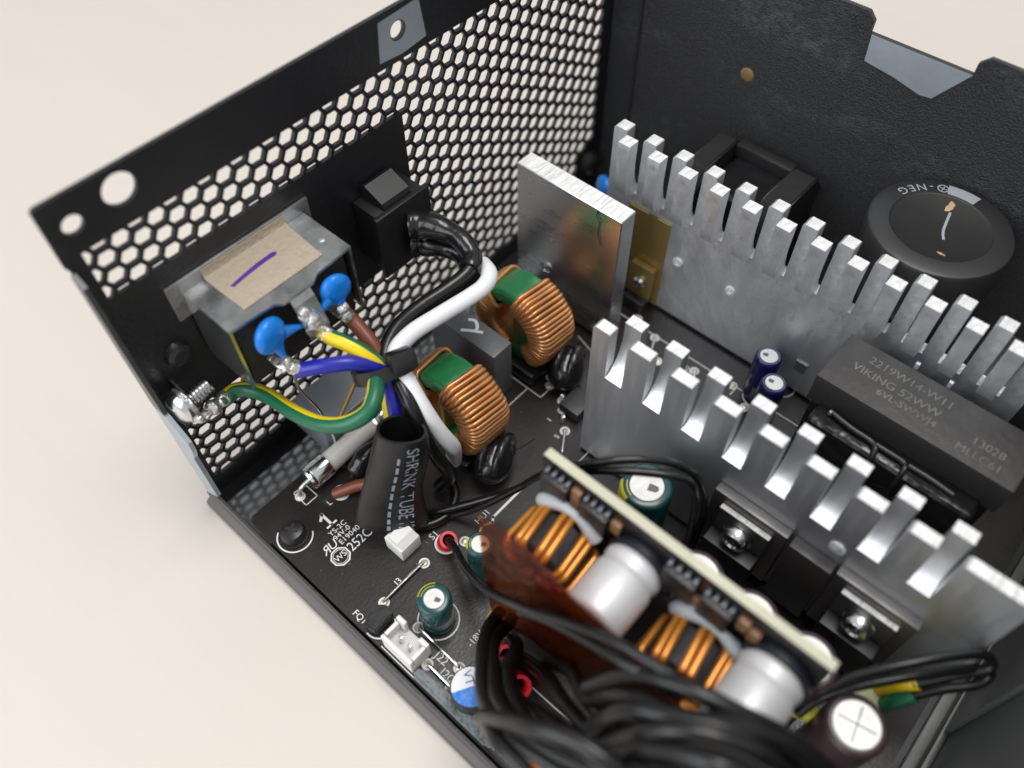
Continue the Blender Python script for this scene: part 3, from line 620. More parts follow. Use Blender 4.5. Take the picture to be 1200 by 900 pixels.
# loose hair of thread on the board
bm = new(); tube(bm, [(46, -45.5, 16.6), (48, -48.0, 14), (52, -48.5, 12), (55.5, -48.2, 10)], .12, 5, 8); obj('stray_lead', bm, M_blackmatte, None, label='thin black wire end sticking out beside the front choke', cat='wire')

# ================================================================== box capacitors
t = thing('box_capacitor', 'dark grey box capacitor with a white hand-drawn mark between the chokes', 'capacitor', (60.8, -24, PT))
bm = new(); box(bm, 57.9, 63.8, -34.2, -14.5, PT + .2, 25, .45); obj('body', bm, M_grey, t)
bm = new()
def ribbon(bm, pts, wd, z):
    P = crom([(*p, z) for p in pts], 6); prev = None
    for i, p in enumerate(P):
        d = (P[min(i + 1, len(P) - 1)] - P[max(0, i - 1)]).normalized(); n_ = V((-d.y, d.x, 0)) * wd / 2
        q = [bm.verts.new(p + n_), bm.verts.new(p - n_)]
        if prev: bm.faces.new((prev[0], prev[1], q[1], q[0]))
        prev = q
ribbon(bm, [(58.9, -23.4), (60.2, -25.2), (61.6, -27.6)], .75, 25.06); ribbon(bm, [(60.6, -26.2), (61.9, -25.6), (62.9, -24.0), (62.2, -22.6)], .75, 25.07); obj('marker_stroke', bm, M_wirewhite, t, smooth=0)
t = thing('box_capacitor', 'slate grey box capacitor standing below the mains inlet', 'capacitor', (34, -13, PT))
bm = new(); box(bm, 23.2, 43.5, -16.6, -4.6, PT + .2, 17.6, .5); obj('body', bm, M_grey2, t)
for y in (-13.0,):
    bm = new(); tube(bm, [(20.9, -18.4, 43.0), (21.4, -17.0, 36), (23.6, -17.4, 27), (24.4, -17.6, 18), (24.6, -17.4, 9)], .35, 8, 5); obj('lead', bm, M_steel, t, smooth=60)
    bm = new(); tube(bm, [(33.5, -19.0, 30), (29.5, -18.4, 24), (25.6, -17.6, 18)], .5, 8, 5); obj('lead', bm, M_kapton, t, smooth=60)

# ================================================================== fuse and brown wire
t = thing('fuse', 'white ceramic tube fuse with metal caps along the board edge', 'fuse', (25, -19.6, PT))
bm = new(); cyl(bm, (19.6, -19.5, 11.6), (34.0, -19.2, 11.6), 2.4, 24); obj('ceramic_tube', bm, M_ceramic, t)
for a, b in ((14.8, 20.2), (33.4, 38.8)):
    bm = new(); lathe(bm, [(0, 0), (2.2, 0), (2.7, .5), (2.7, 1.0), (2.62, 1.15), (2.7, 1.3), (2.7, b - a)], (a, -19.55, 11.6), (1, .02, 0), 24); obj('end_cap', bm, M_steel, t)
bm = new(); tube(bm, [(15, -19.6, 11.6), (13.6, -19.6, 11.4), (12.4, -19.3, 10.2), (12, -19.2, 8)], .5, 8, 5); obj('lead', bm, M_solder, t)
t = thing('sleeved_varistor', 'black sleeved component lying beside the tube fuse', 'component', (26.5, -25.5, PT))
bm = new(); blob(bm, (27, -25.4, 11.8), 3.6, (1.7, .75, .95), .08, 4); obj('body', bm, M_shrinkgloss, t)
bm = new(); cyl(bm, (32, -25, 8.0), (32, -25, 12), .6, 8); obj('lead', bm, M_solder, t)
wire('mains_wire', 'brown wire end entering the board pad beside the fuse', [(17.4, -24.4, 8.1), (18.8, -25.6, 9.0), (21.5, -27.9, 10.6), (24.0, -31.5, 13), (24.6, -35.5, 18), (25.5, -37.5, 24)], 1.3, M_wirebrown)

# ================================================================== small connectors
t = thing('board_connector', 'small white plastic connector poking out below the printed sleeve', 'connector', (19, -45, PT))
bm = new(); box(bm, 16.4, 21.6, -46.8, -41.6, PT, 12.4, .4); obj('housing', bm, M_white, t)
bm = new(); prism(bm, [(-42.2, 12.4), (-46.6, 12.4), (-45.2, 13.6), (-42.6, 13.6)], 16.8, 21.2, lambda a, b, d: (d, a, b)); obj('ramp', bm, M_white, t, smooth=0)
t = thing('fan_connector', 'white two-pin fan header beside the green capacitor', 'connector', (4.4, -60.6, PT))
bm = new()
x0, x1, y0, y1, zt = 1.9, 7.0, -64.4, -56.4, 13.4
box(bm, x0, x1, y0, y1, PT, 10.4, .25); box(bm, x0, x0 + .8, y0, y1, 10.4, zt, .2); box(bm, x0 + .95, x1 - .95, y0, y0 + .8, 10.4, zt - .02, .2); box(bm, x0 + .95, x1 - .95, y1 - .8, y1, 10.4, zt - .02, .2)
box(bm, x1 - .9, x1, y0, y0 + 2.2, 10.4, zt, .2); box(bm, x1 - .9, x1, y1 - 2.2, y1, 10.4, zt + 1.3, .25); obj('housing', bm, M_white, t)
for y in (-59.2, -61.6):
    bm = new(); box(bm, 4.1, 4.8, y - .35, y + .35, 10.4, 13.0, .12); obj('pin', bm, M_steel, t)
t = thing('small_transistor', 'black transistor at the corner of the white fan header', 'transistor', (4.6, -52.4, PT))
bm = new(); prism(bm, [(2.3, -54.2), (6.9, -54.2), (7.4, -52.4), (6.6, -50.8), (4.6, -50.1), (2.6, -50.8), (1.8, -52.4)], PT + .6, 11.2, TOP)
bmesh.ops.bevel(bm, geom=list(bm.edges), offset=.25, segments=2, affect='EDGES'); obj('body', bm, M_blackmatte, t)
for k in range(3): bm = new(); cyl(bm, (3.4 + k * 1.25, -52.8, PT), (3.4 + k * 1.25, -52.8, PT + 1.2), .28, 8); obj('lead', bm, M_steel, t)

# ================================================================== electrolytic capacitors
def ecap(label, c, r, h, msl, mtop=M_captop, rim=0.62, vent=True, stripe=None, group=None, z0=PT, ventrot=0.6, cross=False):
    t = thing('electrolytic_capacitor', label, 'capacitor', (c[0], c[1], z0), group)
    z0 += .25; o = (c[0], c[1], z0); bm = new()
    lathe(bm, [(0, 0), (r * .92, 0), (r, .4), (r, h * .10), (r * .94, h * .15), (r, h * .2), (r, h - .7), (r * .96, h - .25), (r * .86, h), (rim * r, h), (rim * r, h - .12)], o, (0, 0, 1), 32); obj('sleeve', bm, msl, t, smooth=40)
    bm = new(); lathe(bm, [(rim * r, 0), (rim * r * .97, .12), (0, .14)], (c[0], c[1], z0 + h - .12), (0, 0, 1), 28); top = obj('top', bm, mtop, t, smooth=40)
    if vent:
        bm = new(); mx = Matrix.Translation((c[0], c[1], z0 + h + .03)) @ Matrix.Rotation(ventrot, 4, 'Z'); q = rim * r
        if cross: box(bm, -q * .8, q * .8, -.12, .12, -.05, .05, rot=mx); box(bm, -.12, .12, -q * .8, q * .8, -.05, .045, rot=mx)
        else: prism(bm, [(0.1 * q, -.28 * q), (.62 * q, -.2 * q), (.72 * q, 0), (.62 * q, .2 * q), (.1 * q, .22 * q)], -.03, .02, lambda a, b, d: mx @ V((a, b, d)))
        obj('vent_mark', bm, M_capvent, top, smooth=0)
    if stripe:
        ms, a0, a1 = stripe; bm = new(); prev = None
        for k in range(9):
            a = math.radians(a0 + (a1 - a0) * k / 8); d = V((math.cos(a), math.sin(a), 0)); oo = V(o)
            q = [bm.verts.new(oo + d * (r + .05) + V((0, 0, h * .22))), bm.verts.new(oo + d * (r + .05) + V((0, 0, h - .8))), bm.verts.new(oo + d * (r * .95) + V((0, 0, h - .12))), bm.verts.new(oo + d * (r * .72) + V((0, 0, h + .03)))]
            if prev:
                for j in range(3): bm.faces.new((prev[j], prev[j + 1], q[j + 1], q[j]))
            prev = q
        obj('polarity_stripe', bm, ms, t, smooth=60)
    return t
ecap('small green electrolytic capacitor beside the white fan header', (12.6, -60.6), 3.3, 10.8, M_tealcap, rim=.6, stripe=(M_tealyel, 40, 125), group='green electrolytic capacitors', ventrot=-1.2)
ecap('small green electrolytic capacitor behind the brown film', (25.0, -61.0), 2.7, 15.0, M_tealcap, rim=.66, stripe=(M_tealyel, 100, 150), group='green electrolytic capacitors', ventrot=-1.0)
ecap('large green electrolytic capacitor behind the daughter board under thin wires', (52.0, -78.6), 5.0, 22.0, M_tealcap, rim=.66, stripe=(M_tealyel, 112, 165), group='green electrolytic capacitors', ventrot=-1.3)
ecap('navy capacitor against the finned heatsink, farther of the pair', (104.0 - 4.0, -77.5), 2.9, 14, M_navy, rim=.68, group='navy electrolytic capacitors', ventrot=1.9)
ecap('navy capacitor of the pair, nearer the front heatsink', (95.2, -82.0), 2.9, 13, M_navy, rim=.68, group='navy electrolytic capacitors', ventrot=1.6)
ecap('maroon capacitor with white top behind the middle of the daughter board', (41.3, -96.0), 5.0, 26.6, M_maroon, rim=.8, group='maroon electrolytic capacitors', cross=True)
ecap('maroon capacitor with white top, second from the corner of the daughter board', (41.3, -106.6), 5.0, 26.6, M_maroon, rim=.8, group='maroon electrolytic capacitors', cross=True)
ecap('maroon capacitor with white top by the end of the daughter board', (41.3, -117.2), 5.0, 26.6, M_maroon, rim=.8, group='maroon electrolytic capacitors', cross=True)
ecap('maroon capacitor with a crossed white top beside the pale green connector', (39.7, -128.3), 5.0, 22, M_maroon, rim=.76, group='maroon electrolytic capacitors', cross=True, ventrot=.2)
# blue and white capped capacitor at the near edge
t = thing('can_capacitor', 'small can capacitor with half white half blue top at the near board edge', 'capacitor', (6.4, -75.6, PT))
bm = new(); lathe(bm, [(0, 0), (3.7, 0), (3.9, .3), (3.9, 5.6), (3.6, 6), (0, 6)], (6.4, -75.6, PT + .2), (0, 0, 1), 30); obj('can', bm, M_blackplastic, t)
for s, mm in ((0, M_wirewhite), (1, M_bluedisc)):
    bm = new(); a0 = math.radians(-30 + 180 * s); bm.faces.new([bm.verts.new((6.4 + 3.55 * math.cos(a0 + math.pi * k / 16), -75.6 + 3.55 * math.sin(a0 + math.pi * k / 16), PT + 6.23)) for k in range(17)]); obj('top_half', bm, mm, t, smooth=0)
bm = text_bm('VT', 2.3, on_top(7.2, -74.2, PT + 6.27, -120)); obj('top_print', bm, M_wireblue, t, smooth=0)

# grey foam strip along the near edge
bm = new(); prism(bm, [(1.3, -64.8), (3.6, -65.0), (4.0, -79), (4.2, -83.0), (2.6, -85.5), (1.4, -83.5)], PT + .05, PT + 2.2, TOP); bmesh.ops.bevel(bm, geom=list(bm.edges), offset=.5, segments=2, affect='EDGES')
obj('foam_strip', bm, M_foam, None, label='grey foam strip along the near edge of the main board', cat='foam strip')

# chip beside the far choke
t = thing('bridge_chip', 'black flat chip with three pins between choke and front heatsink', 'chip', (69, -47, PT))
bm = new(); box(bm, 65.8, 72.0, -52.0, -46.6, PT + .6, PT + 3.4, .2); obj('package', bm, M_chip, t)
for x, y in ((68.6, -45.4), (66.6, -47.2), (64.2, -49.2)):
    bm = new(); box(bm, x - .4, x + .4, y - .4, y + .4, PT, PT + 2.3, .1); obj('pin', bm, M_solder, t)

# ================================================================== heatsinks
def finned(label, xf, th, push, y0, ztop, zslot, pitch, npush, wf, first, m, zb=9.0, yend=None, kerf=0.1, pd=4.0):
    """xf front face x, th thickness, push +1: fins pushed to +x, -1: to -x"""
    t = thing('finned_heatsink', label, 'heatsink', (xf + th / 2, (y0 + yend) / 2, zb), 'finned aluminium heatsinks')
    topsel = lambda f: 1 if f.normal.z > 0.9 and f.calc_center_median().z > zslot + 1 else 0
    bm = new(); box(bm, xf, xf + th, yend, y0, zb, zslot); obj('plate', bm, m, t, smooth=0)
    # teeth left in the plane of the plate
    ed = [y0] + sum([[first - k * pitch + wf / 2 + kerf, first - k * pitch - wf / 2 - kerf] for k in range(npush)], []) + [yend]
    proto = {}
    for k in range(0, len(ed), 2):
        a, b = ed[k], ed[k + 1]; wkey = round(a - b, 2)
        if wkey in proto: share(proto[wkey][0], t, (0, a - proto[wkey][1], 0)); continue
        bm = new(); ch = .5
        pr = [(a, zslot), (a, ztop - ch), (a - ch, ztop), (b + ch * .3, ztop), (b, ztop - ch * .3), (b, zslot)]
        prism(bm, pr, xf, xf + th, YZ)
        o = obj('fin', bm, [m, M_alucut], t, smooth=0, sel=topsel, offset=V((0, a - BASE[t].y, 0))); proto[wkey] = (o, a)
    # pushed fins
    src = None; u = (lambda d: xf + d) if push > 0 else (lambda d: xf + th - d)
    pr = [(0, zslot), (pd * .30, zslot + .9), (pd * .58, zslot + 2.3), (pd * .80, zslot + 4.2), (pd * .95, zslot + 6.6), (pd, zslot + 8.6), (pd, ztop), (pd + th, ztop), (pd + th, zslot + 4.6), (pd + th - .3, zslot + 2.9), (pd + th - 1.0, zslot + 1.2), (th + .6, zslot - .3), (th + .01, zslot - .6), (th + .01, zslot)]
    for k in range(npush):
        yc = first - k * pitch
        if src is None:
            bm = new(); prism(bm, [(u(a), b) for a, b in pr], yc - wf / 2 + .09, yc + wf / 2 - .09, lambda a, b, d: (a, d, b))
            if push < 0: box(bm, xf - .35, xf - .005, yc - wf / 2 + .4, yc + wf / 2 - .4, zslot - 2.6, zslot - 1.0)
            src = obj('fin', bm, [m, M_alucut], t, smooth=25, sel=topsel, offset=V((0, yc - BASE[t].y, 0)))
        else: share(src, t, (0, -(k) * pitch, 0))
    return t
hs1 = finned('aluminium heatsink with the screwed rectifiers, nearer the daughter board', 61.3, 2.4, 1, -56.6, 51, 38.3, 8.87, 8, 3.8, -62.4, M_alu, yend=-137.2, pd=4.3)
hs2 = finned('aluminium heatsink near the dark side wall with fins pushed forward', 106.1, 3.0, -1, -26.4, 54, 39.0, 7.66, 12, 3.2, -32.0, M_alu2, yend=-122.5, kerf=.6)
for y, z in ((-48.0, 26.5), (-62.2, 27.0)):
    bm = new(); lathe(bm, [(1.25, 0), (1.25, .35), (.7, .5), (.55, .1), (0, .1)], (106.1, y, z), (-1, 0, 0), 16); obj('rivet_dot', bm, M_alucut, hs2)
bm = new(); lathe(bm, [(1.5, 0), (1.5, .3), (1.0, .45), (0, .5)], (61.3, -111.2, 35.0), (-1, 0, 0), 18); obj('rivet_dot', bm, M_alucut, hs1)
bm = new(); box(bm, 105.8, 105.97, -84.6, -81.9, 15.6, 18.8); obj('tin_smear', bm, M_tin, hs2, smooth=0)
# plain plate heatsink
t = thing('plate_heatsink', 'plain thick aluminium plate heatsink standing by the far choke', 'heatsink', (91, -28, 9))
bm = new(); box(bm, 88.4, 93.2, -42.7, -13.9, 9, 48, .18, 1); obj('plate', bm, [M_alup, M_alucut], t, smooth=0, sel=lambda f: 1 if f.normal.z > .9 else 0)
bm = new(); lathe(bm, [(1.9, 0), (1.9, .25), (1.3, .3), (1.1, -.0 + .05), (0, .05)], (88.4, -23.3, 21.5), (-1, 0, 0), 18); obj('screw_hole', bm, M_steel, t)
bm = new(); tube(bm, [(88.2, -36.5, 47.8), (88.1, -36.6, 46.2), (88.0, -37.4, 45.0), (88.1, -37.2, 42), (88.1, -38.2, 39)], .10, 5, 6); bm2 = new()
obj('fibre', bm, M_blackmatte, t)
# transistor with amber insulator on the far heatsink
t = thing('insulated_transistor', 'amber insulated transistor screwed to the far heatsink beside the plain plate', 'transistor', (104.6, -41, 9))
bm = new(); box(bm, 105.6, 105.95, -44.6, -33, 9.2, 36.0); obj('amber_sheet', bm, M_kapton, t, smooth=0)
bm = new(); box(bm, 103.6, 105.5, -43.6, -37.2, 11.6, 21.6, .2); obj('tab', bm, M_kapton, t)
bm = new(); lathe(bm, [(1.7, 0), (1.7, .8), (1.2, 1.3), (0, 1.4)], (103.6, -40.6, 16.8), (-1, 0, 0), 18); obj('screw_head', bm, M_steel, t)
bm = new(); box(bm, 101.4, 104.8, -43.4, -37.4, 8.4, 11.5, .3); obj('package', bm, M_chip, t)
# rectifiers on the front heatsink
for lab, y in (('screwed rectifier on the front heatsink nearer the large green capacitor', -96.2), ('screwed rectifier on the front heatsink nearer the end wall', -121.0)):
    t = thing('rectifier', lab, 'rectifier', (58, y, 9), 'rectifiers clamped to the front heatsink')
    bm = new(); box(bm, 59.2, 61.25, y - 7.6, y + 7.6, 12, 31.5, .2); obj('backing_plate', bm, M_darkmetal, t)
    bm = new(); box(bm, 57.9, 59.1, y - 5.2, y + 5.2, 22.0, 29.2, .2); obj('metal_tab', bm, [M_darkmetal, M_alucut], t, smooth=0, sel=lambda f: 1 if f.normal.z > .8 else 0)
    bm = new(); box(bm, 54.6, 58.9, y - 5.2, y + 5.2, 11, 21.8, .3); obj('package', bm, M_chip, t)
    bm = new(); lathe(bm, [(3.0, 0), (3.0, .6), (2.6, .7), (2.6, 2.0), (2.2, 2.6), (1.2, 2.9), (1.0, 2.4), (0, 2.4)], (57.9, y, 25.0), (-1, 0, 0), 24); obj('screw_head', bm, M_steel, t)
    for k in (-2.5, 0, 2.5): bm = new(); box(bm, 55.9, 56.7, y + k - .4, y + k + .4, 8, 11); obj('lead', bm, M_solder, t)
bm = new(); box(bm, 58.6, 61.25, -112.8, -104.6, 10, 31.0, .2); obj('thermal_pad', bm, M_pad2, None, label='dark rectangular pad on the front heatsink between the two rectifiers', cat='thermal pad')

# ================================================================== transformer
t = thing('power_transformer', 'black ferrite transformer with worn print between the heatsinks', 'transformer', (93, -110, PT))
bm = new(); box(bm, 85.7, 98.9, -128.4, -91.0, 34.5, 42, .35); core = obj('core_top', bm, M_trafo, t)
bm = new(); box(bm, 86.6, 98.2, -127.6, -91.8, PT, 34.4, .8); obj('winding_block', bm, M_shrinkgloss, t)
bm = new(); box(bm, 81.0, 86.6, -126.0, -93.6, PT, 35.6, 1.4, 3); obj('bobbin_side', bm, M_shrinkgloss, t)
bm = new()
tube(bm, [(84.6, -96.4, 36.4), (83.8, -101, 36.3), (83.6, -105.6, 36.2), (82.2, -106.8, 35.9), (80.9, -107, 33.5), (80.8, -107, 28)], .62, 8, 5); tube(bm, [(83.6, -106.2, 36.2), (83.6, -109.6, 36.2), (83.5, -112.0, 36.0), (82.0, -112.6, 35.7), (80.9, -112.6, 33), (80.8, -112.6, 28)], .62, 8, 5); tube(bm, [(83.6, -112.8, 36.0), (83.6, -117, 36.0), (83.4, -121.4, 35.8)], .62, 8, 5)
obj('bobbin_ribs', bm, M_blackplastic, t, smooth=60)
bm = new(); blob(bm, (84.3, -96.6, 36.4), .55); obj('solder_tip', bm, M_solder, t)
for s, sz, x, y in (('2219W14-W11', 2.6, 95.4, -105.0), ('VIKING 52WW', 2.6, 92.2, -103.6), ('6VL-SWWJ4', 2.2, 89.6, -106.8), ('13028', 2.4, 91.2, -121.6), ('MLLC61', 2.4, 88.2, -121.0)):
    obj('printed_text', text_bm(s, sz, on_top(x, y, 42.06, -90)), M_print, core, smooth=0)
for y in (-104.0, -110.5): bm = new(); box(bm, 99.2, 99.9, y - .4, y + .4, 30, 43.2, .1); obj('pin', bm, M_zinc, t)

# ================================================================== bulk capacitor
t = thing('bulk_capacitor', 'large black round bulk capacitor against the dark side wall', 'capacitor', (120.5, -91.4, PT))
bc = (123.6, -92.6); R = 13.9; zc_ = 53.5
bm = new(); lathe(bm, [(0, PT), (R, PT), (R, zc_ - .9), (R - .3, zc_ - .25), (R - .9, zc_), (R * .70, zc_), (R * .69, zc_ - .12)], (bc[0], bc[1], 0), (0, 0, 1), 56); obj('sleeve', bm, M_bulk, t, smooth=40)
bm = new(); lathe(bm, [(R * .69, 0), (R * .67, -.1), (0, -.14)], (bc[0], bc[1], zc_ - .12), (0, 0, 1), 48); disc = obj('disc', bm, M_bulkdisc, t, smooth=40)
bm = new(); prev = None
for k in range(9):
    a = math.radians(18 - 30 * k / 8); q = [bm.verts.new((bc[0] + r_ * math.cos(a), bc[1] + r_ * math.sin(a), zc_ + .04)) for r_ in (R * .71, R * .905)]
    if prev: bm.faces.new((prev[0], prev[1], q[1], q[0]))
    prev = q
obj('polarity_bar', bm, M_printgrey, t, smooth=0)
for k, ch in enumerate('GEN-'):
    a = math.radians(66 - k * 10.5); rr = R * .805
    obj('printed_text', text_bm(ch, 2.7, on_top(bc[0] + rr * math.cos(a), bc[1] + rr * math.sin(a), zc_ + .05, math.degrees(a) + 90)), M_printgrey, t, smooth=0)
a = math.radians(23); bm = new(); rr = R * .805; c0 = (bc[0] + rr * math.cos(a), bc[1] + rr * math.sin(a))
prev = None
for k in range(21):
    b = 2 * math.pi * k / 20; q = [bm.verts.new((c0[0] + q_ * math.cos(b), c0[1] + q_ * math.sin(b), zc_ + .05)) for q_ in (.9, 1.15)]
    if prev: bm.faces.new((prev[0], prev[1], q[1], q[0]))
    prev = q
box(bm, c0[0] - .8, c0[0] + .8, c0[1] - .1, c0[1] + .1, zc_ + .04, zc_ + .055); box(bm, c0[0] - .1, c0[0] + .1, c0[1] - .8, c0[1] + .8, zc_ + .04, zc_ + .056); obj('printed_symbol', bm, M_printgrey, t, smooth=0)
bm = new(); blob(bm, (130.2, -91.6, zc_ - .24), .55, (2.2, 1.0, .3), .5); blob(bm, (116.8, -95.9, zc_ - .24), .45, (.6, 1.6, .25), .4); obj('glue_spot', bm, M_glue, disc)
bm = new(); ribbon(bm, [(128.6, -92.3), (125.5, -92.9), (122.6, -93.6), (120.6, -94.6)], .5, zc_ - .2); obj('scratch', bm, M_printgrey, disc)

# ================================================================== boost inductor behind the far heatsink
t = thing('boost_inductor', 'black chamfered boost inductor between far heatsink and side wall', 'inductor', (127, -51, PT))
bm = new(); oct_ = [(117.5, -41.5), (127.0, -38.6), (136.6, -38.6), (137.4, -56.0), (134.0, -62.0), (121.0, -66.5), (117.5, -63.5)]
for a, b, nm in ((-38.4, -43.4, 'end_cheek'), (-58.0, -64.0, 'end_cheek')):
    bm2 = new(); prism(bm2, [(116.4, PT), (116.4, 38), (119.4, 43.2), (132.5, 43.2), (136.4, 39), (136.4, PT)], a, b, lambda p, q, d: (p, d, q)); bmesh.ops.bevel(bm2, geom=list(bm2.edges), offset=.4, segments=2, affect='EDGES'); obj(nm, bm2, M_cheek, t)
bm.free(); bm = new(); box(bm, 118.5, 134.5, -57.8, -43.6, PT, 39.6, 2.2, 3); obj('winding', bm, M_shrinkgloss, t)
bm = new(); box(bm, 131.6, 134.6, -57.9, -43.5, 39.4, 42.6, .4); obj('top_bar', bm, M_cheek, t)
# dark block at the right, behind the transformer
t = thing('standby_transformer', 'dark square block behind the far heatsink at the right', 'transformer', (122, -118, PT))
bm = new(); box(bm, 113.6, 128, -130, -112.6, PT, 34, .5); obj('body', bm, M_trafo, t)
bm = new(); box(bm, 112.4, 113.5, -128, -114, PT, 27, .3); obj('bobbin', bm, M_blackplastic, t)
for k in range(4): bm = new(); box(bm, 111.2, 112.3, -126 + k * 3, -124.8 + k * 3, 24, 26.2, .1); obj('pin', bm, M_chip, t)
# blue disc behind the plate
disc_cap('blue ceramic disc capacitor half hidden between plate and far heatsink', (119.5, -16.5, 21.5), 3.6, ((119.0, -17.5, 10.0), (122.0, -17.5, 10.0), 60))

# ================================================================== daughter board
db = thing('daughter_board', 'upright daughter board with pale fibreglass top edge and chips', 'circuit board', (35, -94, 9))
bm = new(); box(bm, 34.2, 35.9, -119.8, -67.9, 9, 52.0); obj('board', bm, [M_boardface, M_board], db, smooth=0, sel=lambda f: 1 if abs(f.normal.x) < .5 else 0)
for y, z, s, m_ in ((-71.6, 47.0, 5.2, M_chip), (-79.6, 47.0, 5.2, M_chip), (-96.0, 47.0, 5.6, M_chip), (-102.6, 46.6, 5.2, M_chip), (-96.5, 38.0, 5.2, M_chip), (-72.0, 39.4, 5.0, M_chip)):
    bm = new(); box(bm, 32.2, 34.1, y - s / 2, y + s / 2, z - 3.4, z + 2.4, .25); chip = obj('chip', bm, m_, db)
    for k in range(4): bm = new(); b2 = 0; box(bm, 32.9, 34.15, y - s / 2 + .5 + k * (s - 1) / 3 - .28, y - s / 2 + .5 + k * (s - 1) / 3 + .28, z + 2.45, z + 3.3, .15); obj('pin', bm, M_dullpin, chip)
for y, z in ((-75.6, 48.6), (-75.4, 44.6), (-83.6, 48), (-91.6, 45), (-99.3, 44), (-107, 48), (-109, 47), (-75.6, 40), (-91.2, 40.5)):
    bm = new(); box(bm, 33.0, 34.15, y - .9, y + .9, z - 1.5, z + 1.5, .2); obj('chip_component', bm, M_brownchip, db)
def polycap(label, y, z):
    t = thing('polymer_capacitor', label, 'capacitor', (26, y, z - 5.2), 'silver white polymer capacitors')
    bm = new(); lathe(bm, [(0, 0), (4.4, 0), (5.0, .35), (5.25, 1.0), (5.25, 8.6), (5.1, 9.0), (4.85, 9.6), (4.95, 10.3), (5.2, 10.8), (5.2, 11.8), (4.7, 12.3)], (20.4, y, z), (1, 0, 0), 40); obj('can', bm, M_whitecap, t, smooth=50)
    bm = new(); lathe(bm, [(4.8, 0), (5.7, .1), (5.7, 1.3), (0, 1.3)], (32.75, y, z), (1, 0, 0), 32); obj('base', bm, M_navybase, t)
polycap('white can capacitor beside the coil under the brown film', -88.8, 42.6)
polycap('white can capacitor beside the rear coil near the maroon capacitors', -113.9, 42.6)
def coil(label, c, R=7.4, ri=3.4, h=8.6, goo=True):
    t = thing('power_inductor', label, 'inductor', (c[0], c[1], c[2] - R), 'orange wire power inductors')
    bm = new(); lathe(bm, [(ri, -h / 2 + .9), (ri + .4, -h / 2 + .4), (R - 1.5, -h / 2 + .4), (R - 1.0, -h / 2 + 1), (R - 1.0, h / 2 - 1), (R - 1.5, h / 2 - .4), (ri + .4, h / 2 - .4), (ri, h / 2 - .9), (ri, -h / 2 + .9)], c, (1, 0, 0), 40); obj('core', bm, M_blackmatte, t)
    C = V(c)
    for d in (-52, -40, -12, 0, 28, 40, 72, 84, 110, 122, 160, 172, 200, 212, 240, 252, 280):
        bm = new(); path = []; ang = math.radians(d); rc = 1.2
        for (cr, ca, b0) in ((R - .55 - rc, h / 2 - rc, 0), (ri + rc - .55, h / 2 - rc, 90), (ri + rc - .55, -h / 2 + rc, 180), (R - .55 - rc, -h / 2 + rc, 270)):
            for k in range(5):
                b = math.radians(b0 + 22.5 * k); r_ = cr + rc * math.cos(b); a_ = ca + rc * math.sin(b); an = ang + .09 * a_ / (h / 2)
                path.append(C + V((a_, r_ * math.sin(an), r_ * math.cos(an))))
        tube(bm, path, .64, 8, smooth=False, closed=True); obj('wire_turn', bm, M_copper2, t, smooth=80)
    bm = new(); pts = [C + V((h / 2 + .6, (R - .2) * math.sin(math.radians(a)), (R - .2) * math.cos(math.radians(a)))) for a in (62, 40, 18, -6, -30, -52)]
    tube(bm, pts, lambda q: 1.15 + .35 * math.sin(q * 8) if 0.02 < q < .98 else .6, 12, 8); obj('silicone_bead', bm, M_goo, t, smooth=80)
coil('orange wound inductor at the near corner of the daughter board', (27.2, -75.8, 38.0))
coil('orange wound inductor between the two white can capacitors', (27.6, -103.2, 35.6))

# brown film in front of the coil
bm = new(); top = crom([(18.9, -67.6, 53.6), (19.2, -74, 54), (19.4, -82, 53.5), (18.9, -89, 51.5), (20.2, -97, 48), (23.5, -106, 45)], 6); prev = None
for i, p in enumerate(top):
    f = i / (len(top) - 1); q = []
    for k in range(9):
        g = k / 8; zb = 14 + 8 * f; z = p.z + (zb - p.z) * g
        q.append(bm.verts.new((p.x - .8 * math.sin(g * 3.0) + .25 * math.sin(f * 9 + g * 5), p.y - 2.5 * g * (1 - f), z)))
    if prev:
        for k in range(8): bm.faces.new((prev[k], prev[k + 1], q[k + 1], q[k]))
    prev = q
bmesh.ops.solidify(bm, geom=list(bm.faces), thickness=.1)
obj('insulating_film', bm, M_film, None, smooth=80, label='brown translucent insulating film standing in front of the daughter board', cat='film')

